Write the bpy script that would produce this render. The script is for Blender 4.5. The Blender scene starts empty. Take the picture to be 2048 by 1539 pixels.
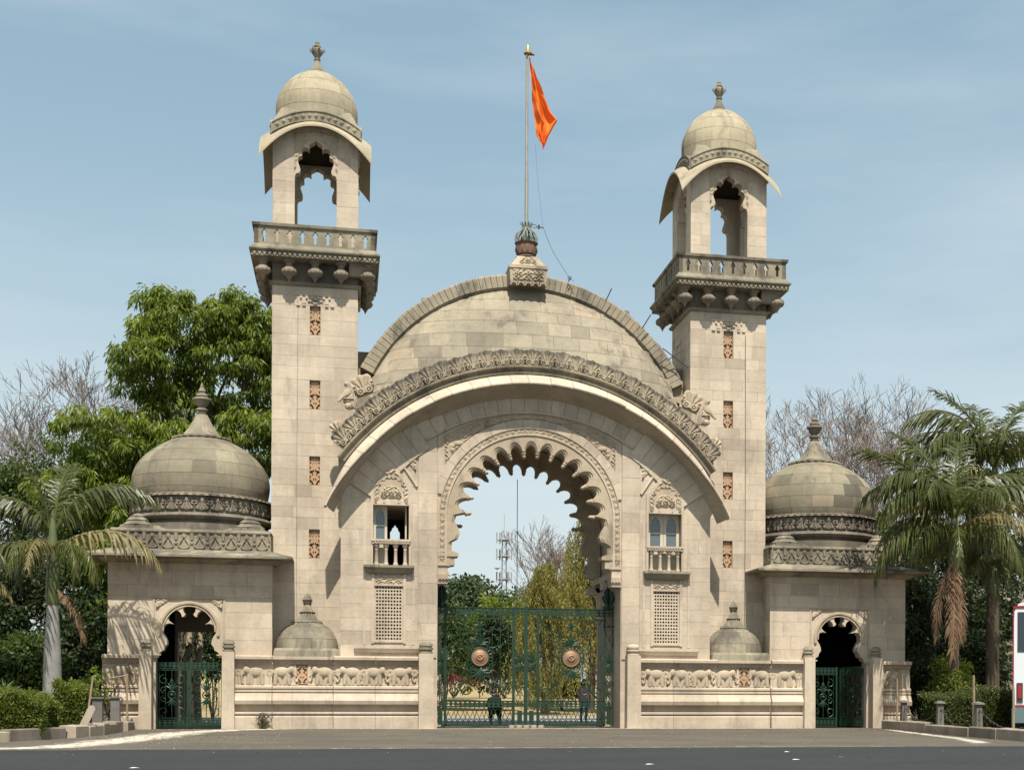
import bpy, math, random
import numpy as np
from mathutils import Vector, Matrix, Euler
from mathutils.geometry import tessellate_polygon
R = math.radians
random.seed(7)
C = bpy.context.scene.collection
scene = bpy.context.scene

# ---------------------------------------------------------------- camera
cam_d = bpy.data.cameras.new('camera'); cam = bpy.data.objects.new('camera', cam_d); C.objects.link(cam)
scene.camera = cam
cam_d.sensor_width = 36; cam_d.lens = 36 * 2768 / 2048
cam_d.shift_x = -(1281 - 1024) / 2048; cam_d.shift_y = (1384 - 769.5) / 2048
cam_d.clip_end = 3000
cam.matrix_world = (Matrix.Translation((-6.27, -48.7, 1.26)) @ Matrix.Rotation(R(-12.03), 4, 'Z')
                    @ Matrix.Rotation(R(90), 4, 'X') @ Matrix.Rotation(0.004, 4, 'Z'))
scene.render.resolution_x = 1024; scene.render.resolution_y = 769
# ---------------------------------------------------------------- sky, sun, exposure
SUN_EL, SUN_AZ = 60.0, 1.5          # azimuth: degrees to the left of straight behind the camera
world = bpy.data.worlds.new('World'); scene.world = world; world.use_nodes = True
wn, wl = world.node_tree.nodes, world.node_tree.links
for n in list(wn): wn.remove(n)
wo = wn.new('ShaderNodeOutputWorld'); bg = wn.new('ShaderNodeBackground'); sky = wn.new('ShaderNodeTexSky')
sky.sky_type = 'NISHITA'; sky.sun_disc = False; sky.sun_elevation = R(SUN_EL); sky.sun_rotation = R(180 + SUN_AZ)
sky.air_density = 1.2; sky.dust_density = 2.6; sky.ozone_density = 1.0; sky.altitude = 30
tc = wn.new('ShaderNodeTexCoord'); mp = wn.new('ShaderNodeMapping'); mp.inputs['Scale'].default_value = (1.1, 1.6, 5.5)
mp.inputs['Rotation'].default_value = (0.12, 0.25, 0.4)
nz = wn.new('ShaderNodeTexNoise'); nz.inputs['Scale'].default_value = 1.7; nz.inputs['Detail'].default_value = 9; nz.inputs['Roughness'].default_value = .55
cr = wn.new('ShaderNodeValToRGB'); cr.color_ramp.elements[0].position = .42; cr.color_ramp.elements[1].position = .82
cr.color_ramp.elements[0].color = (0, 0, 0, 1); cr.color_ramp.elements[1].color = (.45, .45, .45, 1)
mx = wn.new('ShaderNodeMix'); mx.data_type = 'RGBA'; mx.inputs['B'].default_value = (7.2, 7.6, 7.9, 1)
base = wn.new('ShaderNodeMix'); base.data_type = 'RGBA'; base.inputs['Factor'].default_value = .42; base.inputs['B'].default_value = (3.95, 5.95, 6.6, 1)
wl.new(tc.outputs['Generated'], mp.inputs[0]); wl.new(mp.outputs[0], nz.inputs['Vector']); wl.new(nz.outputs['Fac'], cr.inputs[0])
wl.new(sky.outputs[0], base.inputs['A']); wl.new(base.outputs['Result'], mx.inputs['A']); wl.new(cr.outputs[0], mx.inputs['Factor'])
sp = wn.new('ShaderNodeSeparateXYZ'); wl.new(tc.outputs['Generated'], sp.inputs[0])
hr = wn.new('ShaderNodeMapRange'); hr.interpolation_type = 'SMOOTHSTEP'; hr.inputs['From Min'].default_value = .42; hr.inputs['From Max'].default_value = .0; hr.inputs['To Max'].default_value = .68
wl.new(sp.outputs['Z'], hr.inputs['Value']); hm = wn.new('ShaderNodeMix'); hm.data_type = 'RGBA'; hm.inputs['B'].default_value = (6.6, 7.3, 7.5, 1)
wl.new(hr.outputs[0], hm.inputs['Factor']); wl.new(mx.outputs['Result'], hm.inputs['A']); wl.new(hm.outputs['Result'], bg.inputs['Color']); bg.inputs['Strength'].default_value = .085
wl.new(bg.outputs[0], wo.inputs[0])
sd = bpy.data.lights.new('sun', 'SUN'); sd.energy = 5.0; sd.angle = R(.53); sd.color = (1.0, .945, .84)
sun = bpy.data.objects.new('sun', sd); C.objects.link(sun)
_d = Vector((-math.sin(R(SUN_AZ)) * math.cos(R(SUN_EL)), -math.cos(R(SUN_AZ)) * math.cos(R(SUN_EL)), math.sin(R(SUN_EL))))
sun.rotation_euler = _d.to_track_quat('Z', 'Y').to_euler()
vs = scene.view_settings; vs.view_transform = 'Standard'; vs.look = 'None'; vs.exposure = 0.52; vs.gamma = 1; vs.use_curve_mapping = False

# ---------------------------------------------------------------- materials
def nodes(name):
    m = bpy.data.materials.new(name); m.use_nodes = True
    return m, m.node_tree.nodes, m.node_tree.links, m.node_tree.nodes['Principled BSDF']
def rgb(c): return (c[0], c[1], c[2], 1)
def mixn(N, L, fac, a, b, mode='MIX'):
    x = N.new('ShaderNodeMix'); x.data_type = 'RGBA'; x.blend_type = mode; x.clamp_factor = True
    for s, v in (('Factor', fac), ('A', a), ('B', b)):
        if hasattr(v, 'is_output') or isinstance(v, bpy.types.NodeSocket): L.new(v, x.inputs[s])
        elif s == 'Factor': x.inputs[s].default_value = v
        else: x.inputs[s].default_value = rgb(v)
    return x.outputs['Result']
def math_(N, L, op, a, b=None, c=None):
    x = N.new('ShaderNodeMath'); x.operation = op
    for i, v in enumerate((a, b, c)):
        if v is None: continue
        if isinstance(v, bpy.types.NodeSocket): L.new(v, x.inputs[i])
        else: x.inputs[i].default_value = v
    return x.outputs[0]
def noise(N, L, scale, detail=4, rough=.55, vec=None, sc=None, src='Position'):
    g = N.new('ShaderNodeNewGeometry') if src == 'Position' else N.new('ShaderNodeTexCoord')
    out = g.outputs['Position'] if src == 'Position' else g.outputs['Object']
    if sc:
        m = N.new('ShaderNodeMapping'); m.inputs['Scale'].default_value = sc; L.new(out, m.inputs[0]); out = m.outputs[0]
    n = N.new('ShaderNodeTexNoise'); n.inputs['Scale'].default_value = scale; n.inputs['Detail'].default_value = detail
    n.inputs['Roughness'].default_value = rough; L.new(out, n.inputs['Vector'])
    return n.outputs['Fac']
def ramp(N, L, v, p0, p1):
    x = N.new('ShaderNodeMapRange'); x.interpolation_type = 'SMOOTHSTEP'
    x.inputs['From Min'].default_value = p0; x.inputs['From Max'].default_value = p1; L.new(v, x.inputs['Value'])
    return x.outputs[0]
def bump(N, L, B, h, strength=.3, dist=.02):
    b = N.new('ShaderNodeBump'); b.inputs['Strength'].default_value = strength; b.inputs['Distance'].default_value = dist
    L.new(h, b.inputs['Height']); L.new(b.outputs[0], B.inputs['Normal'])
def stone(name, a, b, grime=.35, grimecol=(.09, .08, .065), tone=.22, gp=(.5, .72), lichen=0, localz=None, warm=.2, blocks=0, rain=.55):
    m, N, L, B = nodes(name)
    col = mixn(N, L, ramp(N, L, noise(N, L, .55, 5), .35, .65), a, b)
    at = N.new('ShaderNodeAttribute'); at.attribute_name = 'tone'
    t = math_(N, L, 'MULTIPLY_ADD', at.outputs['Fac'], tone, 1.0)
    fine = math_(N, L, 'MULTIPLY_ADD', noise(N, L, 7, 6, .65), .36, .82)
    t = math_(N, L, 'MULTIPLY', t, fine)
    streak = math_(N, L, 'MULTIPLY_ADD', noise(N, L, 1.0, 5, .6, sc=(5, 5, .45)), .3, .85)
    t = math_(N, L, 'MULTIPLY', t, streak)
    band = math_(N, L, 'MULTIPLY_ADD', noise(N, L, 1.0, 3, .6, sc=(.6, .6, 9)), .16, .92)
    t = math_(N, L, 'MULTIPLY', t, band)
    vm = N.new('ShaderNodeVectorMath'); vm.operation = 'SCALE'; L.new(col, vm.inputs[0]); L.new(t, vm.inputs['Scale'])
    col = vm.outputs[0]
    pk = ramp(N, L, at.outputs['Fac'], .72, .95)
    col = mixn(N, L, math_(N, L, 'MULTIPLY', pk, warm), col, (.42, .27, .17))
    if blocks:
        col = mixn(N, L, math_(N, L, 'MULTIPLY', ramp(N, L, at.outputs['Fac'], -.5, -.85), blocks), col, (.085, .08, .065))
    rs = math_(N, L, 'MULTIPLY', ramp(N, L, noise(N, L, 1.0, 7, .62, sc=(2.6, 2.6, .16)), .56, .74), ramp(N, L, noise(N, L, .35, 3, .5), .40, .62))
    col = mixn(N, L, math_(N, L, 'MULTIPLY', rs, rain), col, (.12, .105, .085))
    g = math_(N, L, 'MULTIPLY', ramp(N, L, noise(N, L, .9, 8, .68, sc=(1.3, 1.3, .6)), gp[0], gp[1]), grime)
    col = mixn(N, L, g, col, grimecol)
    if lichen:
        ge = N.new('ShaderNodeNewGeometry'); sx = N.new('ShaderNodeSeparateXYZ'); L.new(ge.outputs['Normal'], sx.inputs[0])
        up = ramp(N, L, sx.outputs['Z'], .15, .9)
        l = math_(N, L, 'MULTIPLY', math_(N, L, 'MULTIPLY', up, ramp(N, L, noise(N, L, 2.2, 7, .7), .38, .62)), lichen)
        col = mixn(N, L, l, col, (.07, .065, .055))
    if localz:
        tcn = N.new('ShaderNodeTexCoord'); sx = N.new('ShaderNodeSeparateXYZ'); L.new(tcn.outputs['Object'], sx.inputs[0])
        hz = math_(N, L, 'ADD', sx.outputs['Z'], math_(N, L, 'MULTIPLY_ADD', noise(N, L, 3.5, 5, .7), .7, -.35))
        l = math_(N, L, 'MULTIPLY', ramp(N, L, hz, localz[0], localz[1]), localz[2])
        col = mixn(N, L, l, col, (.055, .05, .042))
    L.new(col, B.inputs['Base Color']); B.inputs['Roughness'].default_value = .92; B.inputs['Specular IOR Level'].default_value = .2
    hb = math_(N, L, 'ADD', noise(N, L, 9, 7, .7), math_(N, L, 'MULTIPLY', noise(N, L, 42, 4, .6), .45))
    bump(N, L, B, hb, .5, .014)
    return m
M = {}
M['stone'] = stone('sandstone', (.50, .415, .318), (.395, .324, .246), grime=.55, grimecol=(.20, .172, .135), tone=.145, gp=(.5, .74), blocks=.06)
M['grey'] = stone('weathered_sandstone', (.30, .26, .185), (.2, .175, .128), grime=.9, tone=.22, gp=(.45, .66), lichen=.5, warm=.1, rain=.8)
M['domestone'] = stone('dome_sandstone', (.245, .213, .15), (.18, .157, .113), grime=.9, tone=.16, gp=(.53, .7), lichen=.12, blocks=.75, rain=.5)
M['vault'] = stone('vault_sandstone', (.30, .258, .188), (.232, .2, .147), grime=.8, tone=.10, gp=(.5, .7), lichen=.1, blocks=.25, rain=.7)
M['dark'] = stone('blackened_sandstone', (.24, .205, .155), (.17, .145, .11), grime=.8, tone=.2, gp=(.42, .64), lichen=.7)
M['bracket'] = stone('bracket_sandstone', (.25, .205, .15), (.19, .155, .115), grime=.7, tone=.2, gp=(.48, .7), lichen=.4)
M['carved'] = stone('carved_sandstone', (.42, .345, .25), (.345, .275, .195), grime=.6, tone=.2, gp=(.5, .72))
M['cresting'] = stone('weathered_carved_sandstone', (.32, .265, .19), (.25, .205, .145), grime=.65, gp=(.46, .68), localz=(.36, .62, .9), lichen=.5)
M['pink'] = stone('pierced_sandstone', (.43, .285, .175), (.37, .235, .145), grime=.35, tone=.1)
M['kioskstone'] = stone('kiosk_sandstone', (.38, .325, .225), (.31, .262, .18), grime=.6, tone=.15, gp=(.54, .74), lichen=.2, rain=.4)
M['redstone'] = stone('red_stone', (.165, .105, .075), (.12, .08, .058), grime=.6, tone=.1)
M['backing'] = stone('mortar', (.37, .315, .24), (.31, .26, .195), grime=.3, tone=0)
M['cream'] = stone('cream_painted_wood', (.52, .47, .36), (.47, .42, .32), grime=.2, tone=.1)
M['kerbstone'] = stone('kerb_stone', (.32, .27, .21), (.25, .21, .165), grime=.6, tone=.25, lichen=.2)
M['granite'] = stone('grey_granite', (.16, .15, .135), (.12, .11, .10), grime=.4, tone=.2)
def plain(name, c, rough=.6, metal=0, var=.25, nscale=3, spec=.4, b=.15):
    m, N, L, B = nodes(name)
    f = math_(N, L, 'MULTIPLY_ADD', noise(N, L, nscale, 5, .6), var * 2, 1 - var)
    vm = N.new('ShaderNodeVectorMath'); vm.operation = 'SCALE'; vm.inputs[0].default_value = c; L.new(f, vm.inputs['Scale'])
    L.new(vm.outputs[0], B.inputs['Base Color']); B.inputs['Roughness'].default_value = rough; B.inputs['Metallic'].default_value = metal
    B.inputs['Specular IOR Level'].default_value = spec
    if b: bump(N, L, B, noise(N, L, 30, 4), b, .005)
    return m
M['green'] = plain('green_gate_paint', (.005, .029, .012), .5, 0, .3, 2, .5)
M['copper'] = plain('copper_disc', (.30, .185, .115), .5, .5, .2, 9)
M['bronze'] = plain('verdigris_bronze', (.19, .215, .18), .8, .1, .5, 8)
M['pole'] = plain('weathered_steel', (.34, .33, .28), .45, .5, .25, 6)
M['gold'] = plain('gilt_finial', (.62, .40, .12), .35, .7, .1)
M['iron'] = plain('dark_iron', (.05, .05, .05), .6, .4, .3, 8)
M['wire'] = plain('cable', (.10, .105, .11), .6, 0, .1)
M['room'] = plain('interior_shade', (.022, .018, .015), .95, 0, .3, 2, .1)  # near-black colour that stands in for unlit interiors
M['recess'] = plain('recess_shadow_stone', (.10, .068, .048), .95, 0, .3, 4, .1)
M['wood'] = plain('dry_wood', (.26, .20, .13), .9, 0, .35, 6, .1)
M['whitewash'] = plain('whitewashed_stone', (.33, .33, .29), .9, 0, .25, 8, .1)
def glassm(name, c, rough=.08):
    m, N, L, B = nodes(name); B.inputs['Base Color'].default_value = rgb(c); B.inputs['Roughness'].default_value = rough
    B.inputs['Specular IOR Level'].default_value = .8; return m
M['glass'] = glassm('window_glass', (.09, .12, .13)); M['busglass'] = glassm('bus_glass', (.02, .03, .04), .1)
def cloth(name, c, tr=.25):
    m, N, L, B = nodes(name)
    f = math_(N, L, 'MULTIPLY_ADD', noise(N, L, 5, 5, .6), .3, .85)
    vm = N.new('ShaderNodeVectorMath'); vm.operation = 'SCALE'; vm.inputs[0].default_value = c; L.new(f, vm.inputs['Scale'])
    L.new(vm.outputs[0], B.inputs['Base Color']); B.inputs['Roughness'].default_value = .85; B.inputs['Specular IOR Level'].default_value = .15
    if tr:
        t = N.new('ShaderNodeBsdfTranslucent'); L.new(vm.outputs[0], t.inputs[0]); s = N.new('ShaderNodeMixShader'); s.inputs[0].default_value = tr
        L.new(B.outputs[0], s.inputs[1]); L.new(t.outputs[0], s.inputs[2]); L.new(s.outputs[0], N['Material Output'].inputs[0])
    return m
M['flag'] = cloth('orange_cloth', (.86, .19, .03), .3)

# ---------------------------------------------------------------- helpers
class MB:
    def __init__(s): s.v = []; s.f = []; s.t = []; s.tone = 0.0
    def add(s, vs_, fs, tone=None):
        o = len(s.v); s.v.extend(vs_); s.f.extend([tuple(i + o for i in f) for f in fs])
        s.t.extend([s.tone if tone is None else tone] * len(fs)); return s
    def box(s, x0, x1, y0, y1, z0, z1, tone=None):
        if x0 > x1: x0, x1 = x1, x0
        s.add([(x0, y0, z0), (x1, y0, z0), (x1, y1, z0), (x0, y1, z0), (x0, y0, z1), (x1, y0, z1), (x1, y1, z1), (x0, y1, z1)],
              [(0, 1, 5, 4), (1, 2, 6, 5), (2, 3, 7, 6), (3, 0, 4, 7), (4, 5, 6, 7), (3, 2, 1, 0)], tone); return s
    def frustum(s, a, b, z0, z1, tone=None):      # a,b = (x0,x1,y0,y1)
        s.add([(a[0], a[2], z0), (a[1], a[2], z0), (a[1], a[3], z0), (a[0], a[3], z0), (b[0], b[2], z1), (b[1], b[2], z1), (b[1], b[3], z1), (b[0], b[3], z1)],
              [(0, 1, 5, 4), (1, 2, 6, 5), (2, 3, 7, 6), (3, 0, 4, 7), (4, 5, 6, 7), (3, 2, 1, 0)], tone); return s
    def quad(s, a, b, c, d, tone=None): s.add([a, b, c, d], [(0, 1, 2, 3)], tone); return s
    def plate(s, outer, holes, y0, y1, back=True, tone=None):   # polygon in XZ with holes, extruded y0 (front) to y1
        loops = [outer] + list(holes)
        tris = tessellate_polygon([[Vector((p[0], p[1], 0)) for p in l] for l in loops])
        flat = [p for l in loops for p in l]; n = len(flat)
        vs_ = [(p[0], y0, p[1]) for p in flat] + [(p[0], y1, p[1]) for p in flat]
        fs = [tuple(t) for t in tris]
        if back: fs += [tuple(i + n for i in t) for t in tris]
        o = 0
        for l in loops:
            k = len(l)
            for i in range(k):
                j = (i + 1) % k; fs.append((o + i, o + j, o + j + n, o + i + n))
            o += k
        s.add(vs_, fs, tone); return s
    def lathe(s, prof, cx=0, cy=0, n=24, sx=1, sy=1, a0=0, a1=360, rib=0, ribn=0, tone=None):
        full = abs(a1 - a0) >= 360; m = n if full else n + 1; vs_ = []
        for r, z in prof:
            for i in range(m):
                a = R(a0 + (a1 - a0) * i / n); rr = r * (1 + rib * math.cos(ribn * a)) if rib else r
                vs_.append((cx + sx * rr * math.cos(a), cy + sy * rr * math.sin(a), z))
        fs = []
        for k in range(len(prof) - 1):
            for i in range(n):
                j = (i + 1) % m; fs.append((k * m + i, k * m + j, (k + 1) * m + j, (k + 1) * m + i))
        if full and prof[-1][0] > 1e-4: fs.append(tuple((len(prof) - 1) * m + i for i in range(m)))
        s.add(vs_, fs, tone); return s
    def tube(s, pts, r, n=6, tone=None, taper=None, closed=False):
        pts = [Vector(p) for p in pts]; k = len(pts); vs_ = []
        up = None
        for i, p in enumerate(pts):
            d = (pts[min(i + 1, k - 1)] - pts[max(i - 1, 0)])
            if closed: d = pts[(i + 1) % k] - pts[i - 1]
            if d.length < 1e-9: d = Vector((0, 0, 1))
            d.normalize()
            if up is None: up = d.orthogonal().normalized()
            else:
                up = (up - d * up.dot(d));
                up = up.normalized() if up.length > 1e-6 else d.orthogonal().normalized()
            w = d.cross(up); rr = r[i] if isinstance(r, (list, tuple)) else r
            for q in range(n):
                a = 2 * math.pi * q / n; vs_.append(tuple(p + (up * math.cos(a) + w * math.sin(a)) * rr))
        fs = []
        for i in range(k if closed else k - 1):
            i2 = (i + 1) % k
            for q in range(n): fs.append((i * n + q, i * n + (q + 1) % n, i2 * n + (q + 1) % n, i2 * n + q))
        if not closed: fs.append(tuple(range(n))); fs.append(tuple(range((k - 1) * n, k * n)))
        s.add(vs_, fs, tone); return s
    def arc(s, prof, cz, a0, a1, n, cx=0, closed=True, taper=None, tone=None, caps=True):   # profile [(r,y)] swept about (cx,cz) in XZ; angle from vertical
        m = len(prof); vs_ = []
        for i in range(n + 1):
            a = R(a0 + (a1 - a0) * i / n)
            for r, y in prof: vs_.append((cx + r * math.sin(a), y, cz + r * math.cos(a)))
        fs = []
        for i in range(n):
            for k in range(m if closed else m - 1):
                k2 = (k + 1) % m; fs.append((i * m + k, i * m + k2, (i + 1) * m + k2, (i + 1) * m + k))
        if closed and caps: fs.append(tuple(range(m))); fs.append(tuple(range(n * m, n * m + m)))
        s.add(vs_, fs, tone); return s
    def grid(s, fn, nu, nv, tone=None, keep=None):
        vs_ = [fn(i / nu, j / nv) for j in range(nv + 1) for i in range(nu + 1)]
        fs = [(j * (nu + 1) + i, j * (nu + 1) + i + 1, (j + 1) * (nu + 1) + i + 1, (j + 1) * (nu + 1) + i) for j in range(nv) for i in range(nu)]
        if keep: fs = [f for f in fs if all(keep(vs_[i]) for i in f)]
        s.add(vs_, fs, tone); return s
    def mirrored(s):
        o = MB(); o.v = [(-x, y, z) for x, y, z in s.v]; o.f = list(s.f); o.t = list(s.t); return o
    def moved(s, dx=0, dy=0, dz=0):
        s.v = [(x + dx, y + dy, z + dz) for x, y, z in s.v]; return s
    def mesh(s, name, mat, smooth=None):
        me = bpy.data.meshes.new(name); me.from_pydata(s.v, [], s.f)
        a = me.attributes.new('tone', 'FLOAT', 'FACE'); a.data.foreach_set('value', s.t)
        me.materials.append(mat)
        if smooth:
            me.polygons.foreach_set('use_smooth', [True] * len(me.polygons)); me.set_sharp_from_angle(angle=R(smooth))
        me.update(); return me
def link(name, me, parent=None, loc=(0, 0, 0), rot=(0, 0, 0), scale=(1, 1, 1), **props):
    o = bpy.data.objects.new(name, me); C.objects.link(o)
    o.location = loc; o.rotation_euler = rot; o.scale = scale
    if parent is not None: o.parent = parent
    for k, v in props.items(): o[k] = v
    return o
def obj(name, mb, mat, parent=None, smooth=None, **props):
    return link(name, mb.mesh(name, mat, smooth), parent, **props)
def thing(name, label, cat, loc=(0, 0, 0), rz=0, group=None, scale=(1, 1, 1)):
    o = bpy.data.objects.new(name, None); C.objects.link(o); o.location = loc; o.rotation_euler = (0, 0, rz); o.scale = scale
    o['label'] = label; o['category'] = cat
    if group: o['group'] = group
    return o
def copy_tree(o, parent=None, **kw):
    c = o.copy(); C.objects.link(c); c.parent = parent
    for ch in list(o.children): copy_tree(ch, c)
    for k, v in kw.items():
        if k in ('location', 'rotation_euler', 'scale'): setattr(c, k, v)
        else: c[k] = v
    return c
PIECES = {}
def piece(kind, area, mb, mat, parent, smooth=None): PIECES.setdefault(kind, []).append((area, mb, mat, parent, smooth))
def flush(kind, rest_name, root, limit=295):
    L_ = sorted(PIECES.get(kind, []), key=lambda p: -p[0])
    for a, mb, mat, parent, sm in L_[:limit]: obj(kind, mb, mat, parent, sm)
    by = MB(); mat = None
    for a, mb, mt, parent, sm in L_[limit:]:
        o = len(by.v); by.v.extend(mb.v); by.f.extend([tuple(i + o for i in f) for f in mb.f]); by.t.extend(mb.t); mat = mt
    if by.f: obj(rest_name, by, mat, root, 30, kind='stuff')
def rt(): # per-stone tone
    t = random.gauss(0, .45); return max(-1.4, min(1.0, t))
def ashlar(parent, O, U, Nn, width, z0, z1, course=.4, cuts=(), lens=(.42, .95), mat=None, kind='ashlar_block', rnd=None, keep=None, th=.05, dirt=0):
    rnd = rnd or random; O = Vector(O); U = Vector(U); Nn = Vector(Nn)
    br = sorted({z0, z1} | {c for q in cuts for c in q[2:4] if z0 < c < z1})
    for za, zb in zip(br, br[1:]):
        if zb - za < .06: continue
        k = max(1, round((zb - za) / course)); hs = [1 + rnd.uniform(-.14, .14) for _ in range(k)]; sm = sum(hs); z = za
        for h in hs:
            h = h / sm * (zb - za); zc = z + h / 2
            iv = [(0, width)]
            for q in cuts:
                if q[2] < zc < q[3]:
                    iv = [p for a, b in iv for p in ((a, min(b, q[0])), (max(a, q[1]), b)) if p[1] - p[0] > .04]
            for a, b in iv:
                x = a
                while x < b - 1e-6:
                    l = rnd.uniform(*lens); e = x + l
                    if b - e < lens[0] * .6: e = b
                    if keep is None or keep(x, e, z, z + h):
                        g = .003; pr = rnd.uniform(0, .007)
                        c = [(x + g, z + g), (e - g, z + g), (e - g, z + h - g), (x + g, z + h - g)]
                        f = [tuple(O + U * p[0] + Vector((0, 0, p[1])) + Nn * (pr)) for p in c]
                        bk = [tuple(O + U * p[0] + Vector((0, 0, p[1])) - Nn * th) for p in c]
                        mb = MB(); mb.add(f + bk, [(0, 1, 2, 3), (0, 1, 5, 4), (1, 2, 6, 5), (2, 3, 7, 6), (3, 0, 4, 7)], rt() + dirt)
                        piece(kind, (e - x) * h, mb, mat or M['stone'], parent)
                    x = e
            z += h
def relief(w, h, nx, nz, fn, depth=.05, eps=.02, mirror=False):     # carved height field in XZ, standing towards -y
    mb = MB(); vs_ = []; hs = []
    for j in range(nz + 1):
        for i in range(nx + 1):
            x = (i / nx - .5) * w; z = j / nz * h; q = fn(x, z); hs.append(q); vs_.append((x, -q * depth, z))
    fs = []
    for j in range(nz):
        for i in range(nx):
            q = (j * (nx + 1) + i, j * (nx + 1) + i + 1, (j + 1) * (nx + 1) + i + 1, (j + 1) * (nx + 1) + i)
            if max(hs[a] for a in q) > eps: fs.append(q)
    mb.add(vs_, fs); return mb
def sm(a, b, x):
    t = max(0, min(1, (x - a) / (b - a))); return t * t * (3 - 2 * t)
def scroll_fn(px=.5, pz=.3, seed=0):     # carved foliage: rosettes with curling stems between
    def f(x, z):
        u = x / px; cx = (round(u)) * px; r = math.hypot(x - cx, (z - pz / 2)); a = math.atan2(z - pz / 2, x - cx)
        ros = sm(pz * .46, pz * .34, r) * (.55 + .45 * math.cos(6 * a + r * 22))
        v = abs(math.sin(x * 19 + math.sin(z * 23 + seed) * 1.6)) * abs(math.cos(z * 21 + math.sin(x * 13) * 1.5))
        return .12 + max(ros, v * .75 * (1 - sm(pz * .5, pz * .3, r) * .6))
    return f
def cap2(x, z, ax, az, bx, bz, r0, r1=None):
    r1 = r0 if r1 is None else r1; dx, dz = bx - ax, bz - az; t = max(0, min(1, ((x - ax) * dx + (z - az) * dz) / (dx * dx + dz * dz + 1e-9)))
    return math.hypot(x - ax - dx * t, z - az - dz * t) - (r0 + (r1 - r0) * t)
def arcpts(cx, cz, r, a0, a1, n):
    return [(cx + r * math.sin(R(a0 + (a1 - a0) * i / n)), cz + r * math.cos(R(a0 + (a1 - a0) * i / n))) for i in range(n + 1)]
# ================================================================ GATEHOUSE
gh = thing('gatehouse', 'cream sandstone palace gatehouse with a cusped central arch, two balconied towers and two domed lodges', 'gatehouse')
def zigzag(x0, x1, z0, z1, y, pitch, th=.035):
    mb = MB(); n = max(1, round((x1 - x0) / pitch)); p = (x1 - x0) / n
    for i in range(n):
        a = x0 + i * p
        mb.plate([(a + p * .08, z1), (a + p * .92, z1), (a + p * .5, z0)], [], y - th, y, back=False)
        mb.plate([(a - p * .3, z0 - .0), (a + p * .3, z0), (a, z0 + (z1 - z0) * .5)], [], y - th * .6, y, back=False)
    return mb
def dome_stones(parent, cx, cy, prof, rows, per, mat, w=1.0, sy=1.0, off=.012):
    def rz(t):
        k = min(int(t), len(prof) - 2); f = t - k; a, b = prof[k], prof[k + 1]; return (a[0] + (b[0] - a[0]) * f, a[1] + (b[1] - a[1]) * f)
    T = len(prof) - 1
    for i in range(rows):
        t0, t1 = T * i / rows, T * (i + 1) / rows; g = .012
        n = max(6, round(per * (rz(t0)[0] / max(p[0] for p in prof)))); sh = random.random()
        for q in range(n):
            a0 = 360 * (q + sh) / n; a1 = a0 + 360 / n; mb = MB(); mb.tone = rt(); vs_ = []
            for k in range(4):
                r, z = rz(t0 + (t1 - t0) * (g + (1 - 2 * g) * k / 3))
                for j in range(4):
                    a = R(a0 + (a1 - a0) * (.012 + .976 * j / 3)); vs_.append((cx + (r + off) * math.cos(a), cy + sy * (r + off) * math.sin(a), z))
            fs = [(k * 4 + j, k * 4 + j + 1, k * 4 + j + 5, k * 4 + j + 4) for k in range(3) for j in range(3)]
            mb.add(vs_, fs)
            front = 1 if math.sin(R(a0)) < .3 else .3
            piece('dome_stone', (rz(t0)[0] * 2 * math.pi / n) * .4 * w * front, mb, mat, parent, 40)
def smooth_prof(pts, n):
    out = []
    P_ = [pts[0]] + list(pts) + [pts[-1]]
    for i in range(1, len(P_) - 2):
        for k in range(n):
            t = k / n; p0, p1, p2, p3 = P_[i - 1], P_[i], P_[i + 1], P_[i + 2]
            out.append(tuple(.5 * ((2 * p1[d]) + (-p0[d] + p2[d]) * t + (2 * p0[d] - 5 * p1[d] + 4 * p2[d] - p3[d]) * t * t + (-p0[d] + 3 * p1[d] - 3 * p2[d] + p3[d]) * t ** 3) for d in (0, 1)))
    out.append(pts[-1]); return out

# ---- shared meshes of the towers
def cusp_half(W, zs, zt, n):      # half outline of a cusped arch: from spring up to the crown point
    pts = [(W, zs - .3), (W * .93, zs - .12), (W, zs)]
    H = zt - zs; tips = []
    for i in range(n + 1):
        a = R(8 + (82 - 8) * i / n); tips.append((W * .93 * math.cos(a), zs + .05 + (H - .12) * math.sin(a)))
    for i in range(n):
        p, q = Vector(tips[i]), Vector(tips[i + 1]); d = q - p; nn = Vector((d.y, -d.x)).normalized()
        for k in range(7):
            t = k / 6; pts.append(tuple(p + d * t + nn * (math.sin(math.pi * t) * d.length * .48)))
    pts.append((0, zt)); return pts
def cusp_hole(W, z0, zs, zt, n):
    h = cusp_half(W, zs, zt, n); right = [(W, z0)] + h
    return right + [(-x, z) for x, z in reversed(right[:-1])]
slot = [(-.045, 16.36), (.045, 16.36), (.045, 16.58), (.085, 16.61), (.085, 16.68), (.05, 16.70), (.045, 16.75), (0, 16.79), (-.045, 16.75), (-.05, 16.70), (-.085, 16.68), (-.085, 16.61), (-.045, 16.58)]
m = MB(); m.plate([(-2.0, 16.28), (2.0, 16.28), (2.0, 16.89), (-2.0, 16.89)], [[(x + k * .417, z) for x, z in slot] for k in range(-4, 5)], -2.0, -1.86)
me_parapet = m.mesh('balcony_wall', M['grey'])
m = MB(); m.frustum((-2.06, 2.06, -2.06, -1.8), (-2.08, 2.08, -2.08, -1.78), 16.89, 16.98); me_rail = m.mesh('balcony_rail', M['grey'])
m = zigzag(-2.06, 2.06, 15.87, 16.0, -2.07, .165); me_zig = m.mesh('chevron_band', M['grey'])
lot = [(.2, 0), (.17, -.06), (.13, -.08), (.115, -.15), (.12, -.2), (.2, -.26), (.25, -.33), (.255, -.4), (.2, -.48), (.1, -.53), (.095, -.57), (.05, -.62), (.012, -.72)]
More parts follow.
